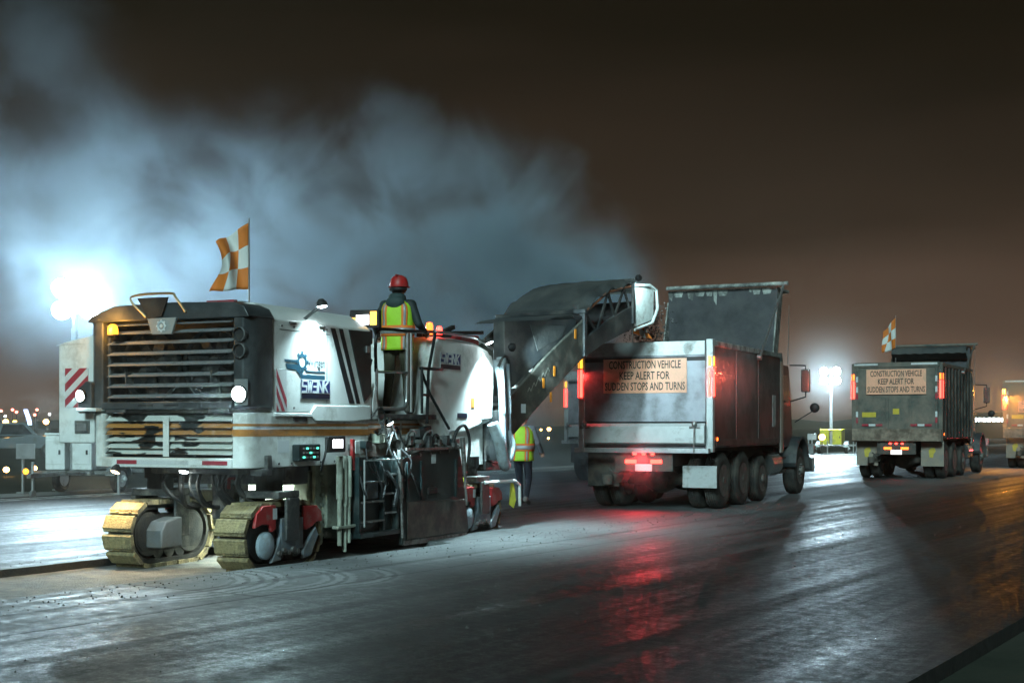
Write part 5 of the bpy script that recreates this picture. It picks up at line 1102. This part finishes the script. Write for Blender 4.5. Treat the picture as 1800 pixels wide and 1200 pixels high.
j1 = dict(hipL=(-.10,0,.93), hipR=(.10,0,.93), kneeL=(-.13,.05,.51), kneeR=(.13,.02,.51), ankL=(-.15,.0,.10), ankR=(.17,-.05,.10), toeL=(-.18,.15,.045), toeR=(.20,.10,.045), shL=(-.19,.02,1.47), shR=(.19,.02,1.47),
          elL=(-.31,-.02,1.20), elR=(.31,-.03,1.21), wrL=(-.33,.14,1.09), wrR=(.34,.13,1.13), neck=(0,.02,1.565), head=(.012,.035,1.68))
wk = person('person in red hard hat and lime vest standing on the machine platform', (*mw(-.42, 3.42)[:2], 1.672), R(-14), j1, [m_skin, M('jacket_teal_black',(.016,.026,.028),.7,var=.2,bump=.3,bscale=25), M('olive_trousers',(.075,.068,.042),.8,var=.2,bump=.3,bscale=25), m_boot], True)
b = MB(); b.rev([(.105,-.06),(.125,.0),(.115,.05),(.085,.075),(.07,.06)], (0,-.005,1.545), (0,.1,1), 22, caps=False); b.ell((0,-.10,1.50),(.13,.06,.09)); b.build('jacket_hood', M('hood_teal',(.03,.055,.055),.75,var=.15,bump=.3,bscale=30), wk, smooth=True)
j2 = dict(hipL=(-.10,0,.92), hipR=(.10,0,.92), kneeL=(-.11,.14,.53), kneeR=(.12,.02,.50), ankL=(-.11,.20,.12), ankR=(.13,-.16,.15), toeL=(-.12,.36,.05), toeR=(.14,-.03,.05), shL=(-.19,.03,1.46), shR=(.19,.03,1.46),
          elL=(-.27,-.06,1.19), elR=(.28,.08,1.19), wrL=(-.27,.08,.96), wrR=(.29,.26,1.03), neck=(0,.04,1.555), head=(0,.06,1.67))
wk2 = person('person in lime vest and dark jeans walking behind the milling machine', (.20, 26.2, 0), R(-20), j2, [m_skin, M('grey_shirt',(.20,.22,.25),.8,var=.15,bump=.3,bscale=25), M('navy_jeans',(.012,.016,.028),.8,var=.25,bump=.3,bscale=25), m_boot], True)

# ------------------------------------------------------------------ far airfield: lamps, parked pickup, lit row
def px(x, y, d): return ((x-900)/2400*d, d, 1.52+(748-y)*d/2400)
cols = {'amber': E('far_amber',(1,.5,.12),18), 'white': E('far_white',(.85,.95,1),14), 'redw': E('far_red',(1,.18,.12),10)}
def far_lamp(x, y, d, r, col, label, group):
    p = px(x, y, d); t = thing('field_lamp', label, 'field lamp', (p[0], p[1], -.11), 0, group)
    b = MB(); b.cyl((0,0,0),(0,0,p[2]+.11),.05*d/150,n=6); b.build('post', m_frame, t)
    b = MB(); b.ell((0,0,p[2]+.11),(r,r,r*.9),10,7); b.build('lamp_globe', cols[col], t, smooth=True)
for i, (x, y, r) in enumerate(((10,741,.55),(81,741,.55))):
    far_lamp(x, y, 260, r, 'amber', ('large amber field lamp at the far frame edge beyond the grass','large amber field lamp beside the white side cabinet of the machine')[i], 'distant amber lamps')
ORD = ('first', 'second', 'third', 'fourth', 'fifth')
for i, (x, y) in enumerate(((2,722),(22,720),(29,724),(61,729),(65,720))): far_lamp(x, y, 300, .32, 'redw', '%s small red lamp on a far thin post, counted from the left frame edge' % ORD[i], 'distant red lamps')
for i, (x, y) in enumerate(((9,731),(87,728))): far_lamp(x, y, 300, .26, 'white', 'small white far lamp above the %s amber field lamp' % ('leftmost large', 'cabinet side')[i], 'distant white lamps')
for i, (x, y) in enumerate(((938,754),(951,755),(965,754),(964,770))): far_lamp(x, y, 150, (.22,.13,.22,.13)[i], 'amber', ('larger amber far lamp close to the conveyor underside', 'tiny amber far lamp between two larger ones under the conveyor', 'larger amber far lamp close to the hidden truck', 'tiny low amber far lamp beside the hidden truck mudflap')[i], 'amber lamps behind the conveyor')
for i, (x, y) in enumerate(((11,825),(60,823))): far_lamp(x, y, 44, .10, 'amber', ('low amber edge lamp on the grass at the left frame edge', 'low amber edge lamp on the grass beside the tower trailer')[i], 'low edge lamps')
far_lamp(1445, 768, 70, .17, 'amber', 'round amber warning lamp beside the yellow light tower', 'warning lamps')
far_lamp(1783, 731, 160, .45, 'white', 'white flood lamp at the end of the distant light row', 'white flood lamps')
p = px(1758, 737, 170); b = MB(); tb = thing('lit_building', 'low distant building with a row of white lights behind the last truck', 'building', (p[0], p[1], 0), R(-10))
b.box(-5,3,0,6,-.1,p[2]+.6); b.box(-5.2,3.2,-.3,6.2,p[2]+.6,p[2]+.9); b.build('wall', m_field, tb)
for i in range(14): MB().box(-4.8+i*.55,-4.8+i*.55+.38,-.05,0,p[2]-.25,p[2]+.2).build('window', cols['white'], tb)
p = px(47, 733, 210); t = thing('lit_sign_pylon', 'curved blue and white lit sign far across the dark field', 'sign', (p[0], p[1], -.11), 0)
b = MB(); vs_ = []
for i in range(9):
    a = i/8; z = p[2]-1.2+2.4*a+.11; x = .45*math.cos(a*1.9+.2)
    vs_ += [(x-.3,0,z),(x+.3,0,z),(x+.3,.2,z),(x-.3,.2,z)]
b.add(vs_, [(i*4+k,i*4+(k+1)%4,i*4+4+(k+1)%4,i*4+4+k) for i in range(8) for k in range(4)]+[(0,1,2,3),(32,33,34,35)]); b.build('sign_panel', E('sign_blue',(.45,.6,1),3), t)
b = MB(); b.cyl((0,.1,0),(0,.1,p[2]-1),.12,n=8); b.build('sign_post', m_frame, t)
# parked pickup
t = thing('pickup_truck', 'dark pickup truck parked on the grass at the frame edge', 'pickup', (-25.6, 70, -.11), R(-70))
pk = M('pickup_grey', (.16,.18,.19), .35, var=.1, dirt=MUD, amt=.2, coat=.3)
b = MB(); b.prism([(-2.6,.5),(-2.6,1.12),(-.7,1.15),(-.7,.98),(1.1,1.15),(2.5,1.02),(2.65,.8),(2.65,.48)], 'x', -.95, .95); b.build('body', pk, t, .05)
b = MB(); b.prism([(-.75,1.1),(-.55,1.78),(.6,1.80),(1.25,1.12)], 'x', -.86, .86); cbn = b.build('cabin', pk, t, .05)
for s in (-1, 1): b = MB(); b.prism([(-.6,1.2),(-.45,1.68),(.5,1.70),(.95,1.2)], 'x', *sorted((s*.86,s*.872))); b.build('side_window', m_glass, cbn)
for s in (-1, 1):
    for y in (-1.6, 1.7): wheel(t, s*.85, y, .38, .25, s, m_rim, dish=.04)
    MB().box(s*.75-.12,s*.75+.12,2.62,2.68,.78,.92).build('head_lamp', e_white, t, .02); MB().box(s*.85-.08,s*.85+.08,-2.63,-2.59,.8,1.02).build('tail_lamp', e_red, t, .01)
MB().box(-.3,.3,0,.2,1.81,1.9).build('roof_beacon', E('beacon_mix',(1,.55,.1),8), t, .03)

# ------------------------------------------------------------------ dust plume, night haze and added lamp glow
def smoke_material():
    m = bpy.data.materials.new('dust_smoke'); m.use_nodes = True; t = m.node_tree; t.nodes.clear(); q = NT(t); L = t.links.new
    co = q.n('ShaderNodeTexCoord').outputs['Object']; sp_ = q.n('ShaderNodeSeparateXYZ'); L(co, sp_.inputs[0]); X, Y, Z = sp_.outputs
    n1 = q.noise(q.map(co, (1,.8,1.1)), .24, 2, .5, .3); n2 = q.noise(q.map(co, (1,.55,1.0), loc=(3,1,0)), .55, 4, .58, .5)
    fc = q.n('ShaderNodeFloatCurve'); u = q.rng(X, -16, 4, 0, 1, False); L(u, fc.inputs['Value'])
    c = fc.mapping.curves[0]; pts = [(0,.95),(.25,.90),(.36,.74),(.46,.50),(.53,.51),(.63,.50),(.76,.46),(.83,.43),(.90,.35),(.955,.25),(1,.08)]
    c.points[0].location = pts[0]; c.points[1].location = pts[-1]
    for p_ in pts[1:-1]: c.points.new(*p_)
    fc.mapping.update()
    H = q.m('MULTIPLY', fc.outputs[0], 13)
    top = q.m('SUBTRACT', q.m('ADD', H, q.m('MULTIPLY', q.m('SUBTRACT', n1, .5), 3.2)), Z)
    top = q.m('ADD', top, q.m('MULTIPLY', q.m('SUBTRACT', n2, .5), 3.0))
    edge = q.rng(top, -1.8, 2.0, 0, 1)
    puff = q.rng(n2, .38, .62, .22, 1.35)
    lay = q.m('MULTIPLY', q.rng(Y, 25.2, 27.5, 0, 1), q.rng(Y, 29.5, 33, 1, 0)); lay = q.m('MULTIPLY', lay, q.rng(X, -9.5, -1.5, .14, 1)); lay = q.m('MULTIPLY', lay, q.rng(X, -3.5, 1.0, 1.2, 5.0))
    xr = q.m('MULTIPLY', q.rng(X, .6, 3.3, 1, 0), q.rng(X, -19.5, -14, 0, 1))
    d = q.m('MULTIPLY', q.m('MULTIPLY', edge, puff), q.m('MULTIPLY', lay, xr))
    d = q.m('MULTIPLY', d, q.m('MULTIPLY', q.rng(Z, 2.2, 4.4, .06, 1), q.rng(Z, 4.2, 9.5, 1, .28)))
    d = q.m('MULTIPLY', d, SMOKE)
    v = q.n('ShaderNodeVolumePrincipled'); v.inputs['Color'].default_value = (.66,.84,1.0,1); v.inputs['Anisotropy'].default_value = .0
    L(d, v.inputs['Density']); o_ = q.n('ShaderNodeOutputMaterial'); L(v.outputs[0], o_.inputs['Volume'])
    m.cycles.volume_sampling = 'MULTIPLE_IMPORTANCE'
    return m
SMOKE = .42
b = MB(); b.box(-20, 3.5, 25, 36, .05, 13); o = b.build('smoke_plume', smoke_material()); tag(o, 'pale dust cloud blowing off the conveyor and lit by the tower', 'smoke', kind='stuff')
def haze_material():
    m = bpy.data.materials.new('night_haze'); m.use_nodes = True; t = m.node_tree; t.nodes.clear()
    v = t.nodes.new('ShaderNodeVolumePrincipled'); v.inputs['Color'].default_value = (1,.78,.58,1); v.inputs['Density'].default_value = HAZE; v.inputs['Anisotropy'].default_value = .45
    o_ = t.nodes.new('ShaderNodeOutputMaterial'); t.links.new(v.outputs[0], o_.inputs['Volume']); return m
HAZE = .0006
b = MB(); b.box(-3100, 3100, -1600, 3600, -1.2, 16); o = b.build('haze', haze_material()); tag(o, 'thin night haze hanging over the whole airfield', 'haze', kind='stuff')

m = bpy.data.materials.new('rear_glow_volume'); m.use_nodes = True; t_ = m.node_tree; t_.nodes.clear()  # haze added behind the machine to give its rear lamps a bloom
v_ = t_.nodes.new('ShaderNodeVolumePrincipled'); v_.inputs['Color'].default_value = (.85,.9,.92,1); v_.inputs['Density'].default_value = .022; v_.inputs['Anisotropy'].default_value = .3
o_ = t_.nodes.new('ShaderNodeOutputMaterial'); t_.links.new(v_.outputs[0], o_.inputs['Volume'])
b = MB(); b.ell((0, 0, 0), (2.3, .85, 1.1), 40, 24); o = b.build('glow_haze', m, smooth=True); o.location = (*mw(-1.0, -1.0)[:2], 1.75); o.rotation_euler = (0, 0, R(-24.5)); tag(o, 'thin added haze for the glow round the rear lamps of the milling machine', 'glow haze', kind='stuff')

def glow_air(c, r, dens, label):  # small ball of haze added to give a lamp its bloom
    m = bpy.data.materials.new('lamp_glow_volume'); m.use_nodes = True; t_ = m.node_tree; t_.nodes.clear(); q = NT(t_)
    co = q.n('ShaderNodeTexCoord').outputs['Object']; ln = q.n('ShaderNodeVectorMath', operation='LENGTH'); t_.links.new(co, ln.inputs[0])
    v_ = q.n('ShaderNodeVolumePrincipled'); v_.inputs['Color'].default_value = (.9,.92,.93,1); t_.links.new(q.m('MULTIPLY', q.rng(ln.outputs['Value'], r*.1, r*.98, 1, 0), dens), v_.inputs['Density'])
    o_ = q.n('ShaderNodeOutputMaterial'); t_.links.new(v_.outputs[0], o_.inputs['Volume'])
    b = MB(); b.ell((0,0,0), (r,r,r), 32, 20); o = b.build('glow_haze', m, smooth=True); o.location = c; tag(o, label, 'glow haze', kind='stuff')
glow_air((17.4, 74.3, 4.3), 4.0, .011, 'added haze for the glow round the light tower beside the queued trucks')
glow_air((px(1765, 690, 47.2)[0], 47.0, px(1765, 690, 47.2)[2]-.2), 2.3, .10, 'added haze for the amber glow round the last truck lamp')
glow_air((2.4+1.36*math.cos(R(25)), 24.73-1.36*math.sin(R(25)), 2.4), 1.1, .16, 'added haze for the red glow round the loading truck corner lamp')
glow_air((2.4-.2*math.sin(R(25)), 24.73-.25, .92), .8, .16, 'added haze for the red glow round the loading truck tail lamps')
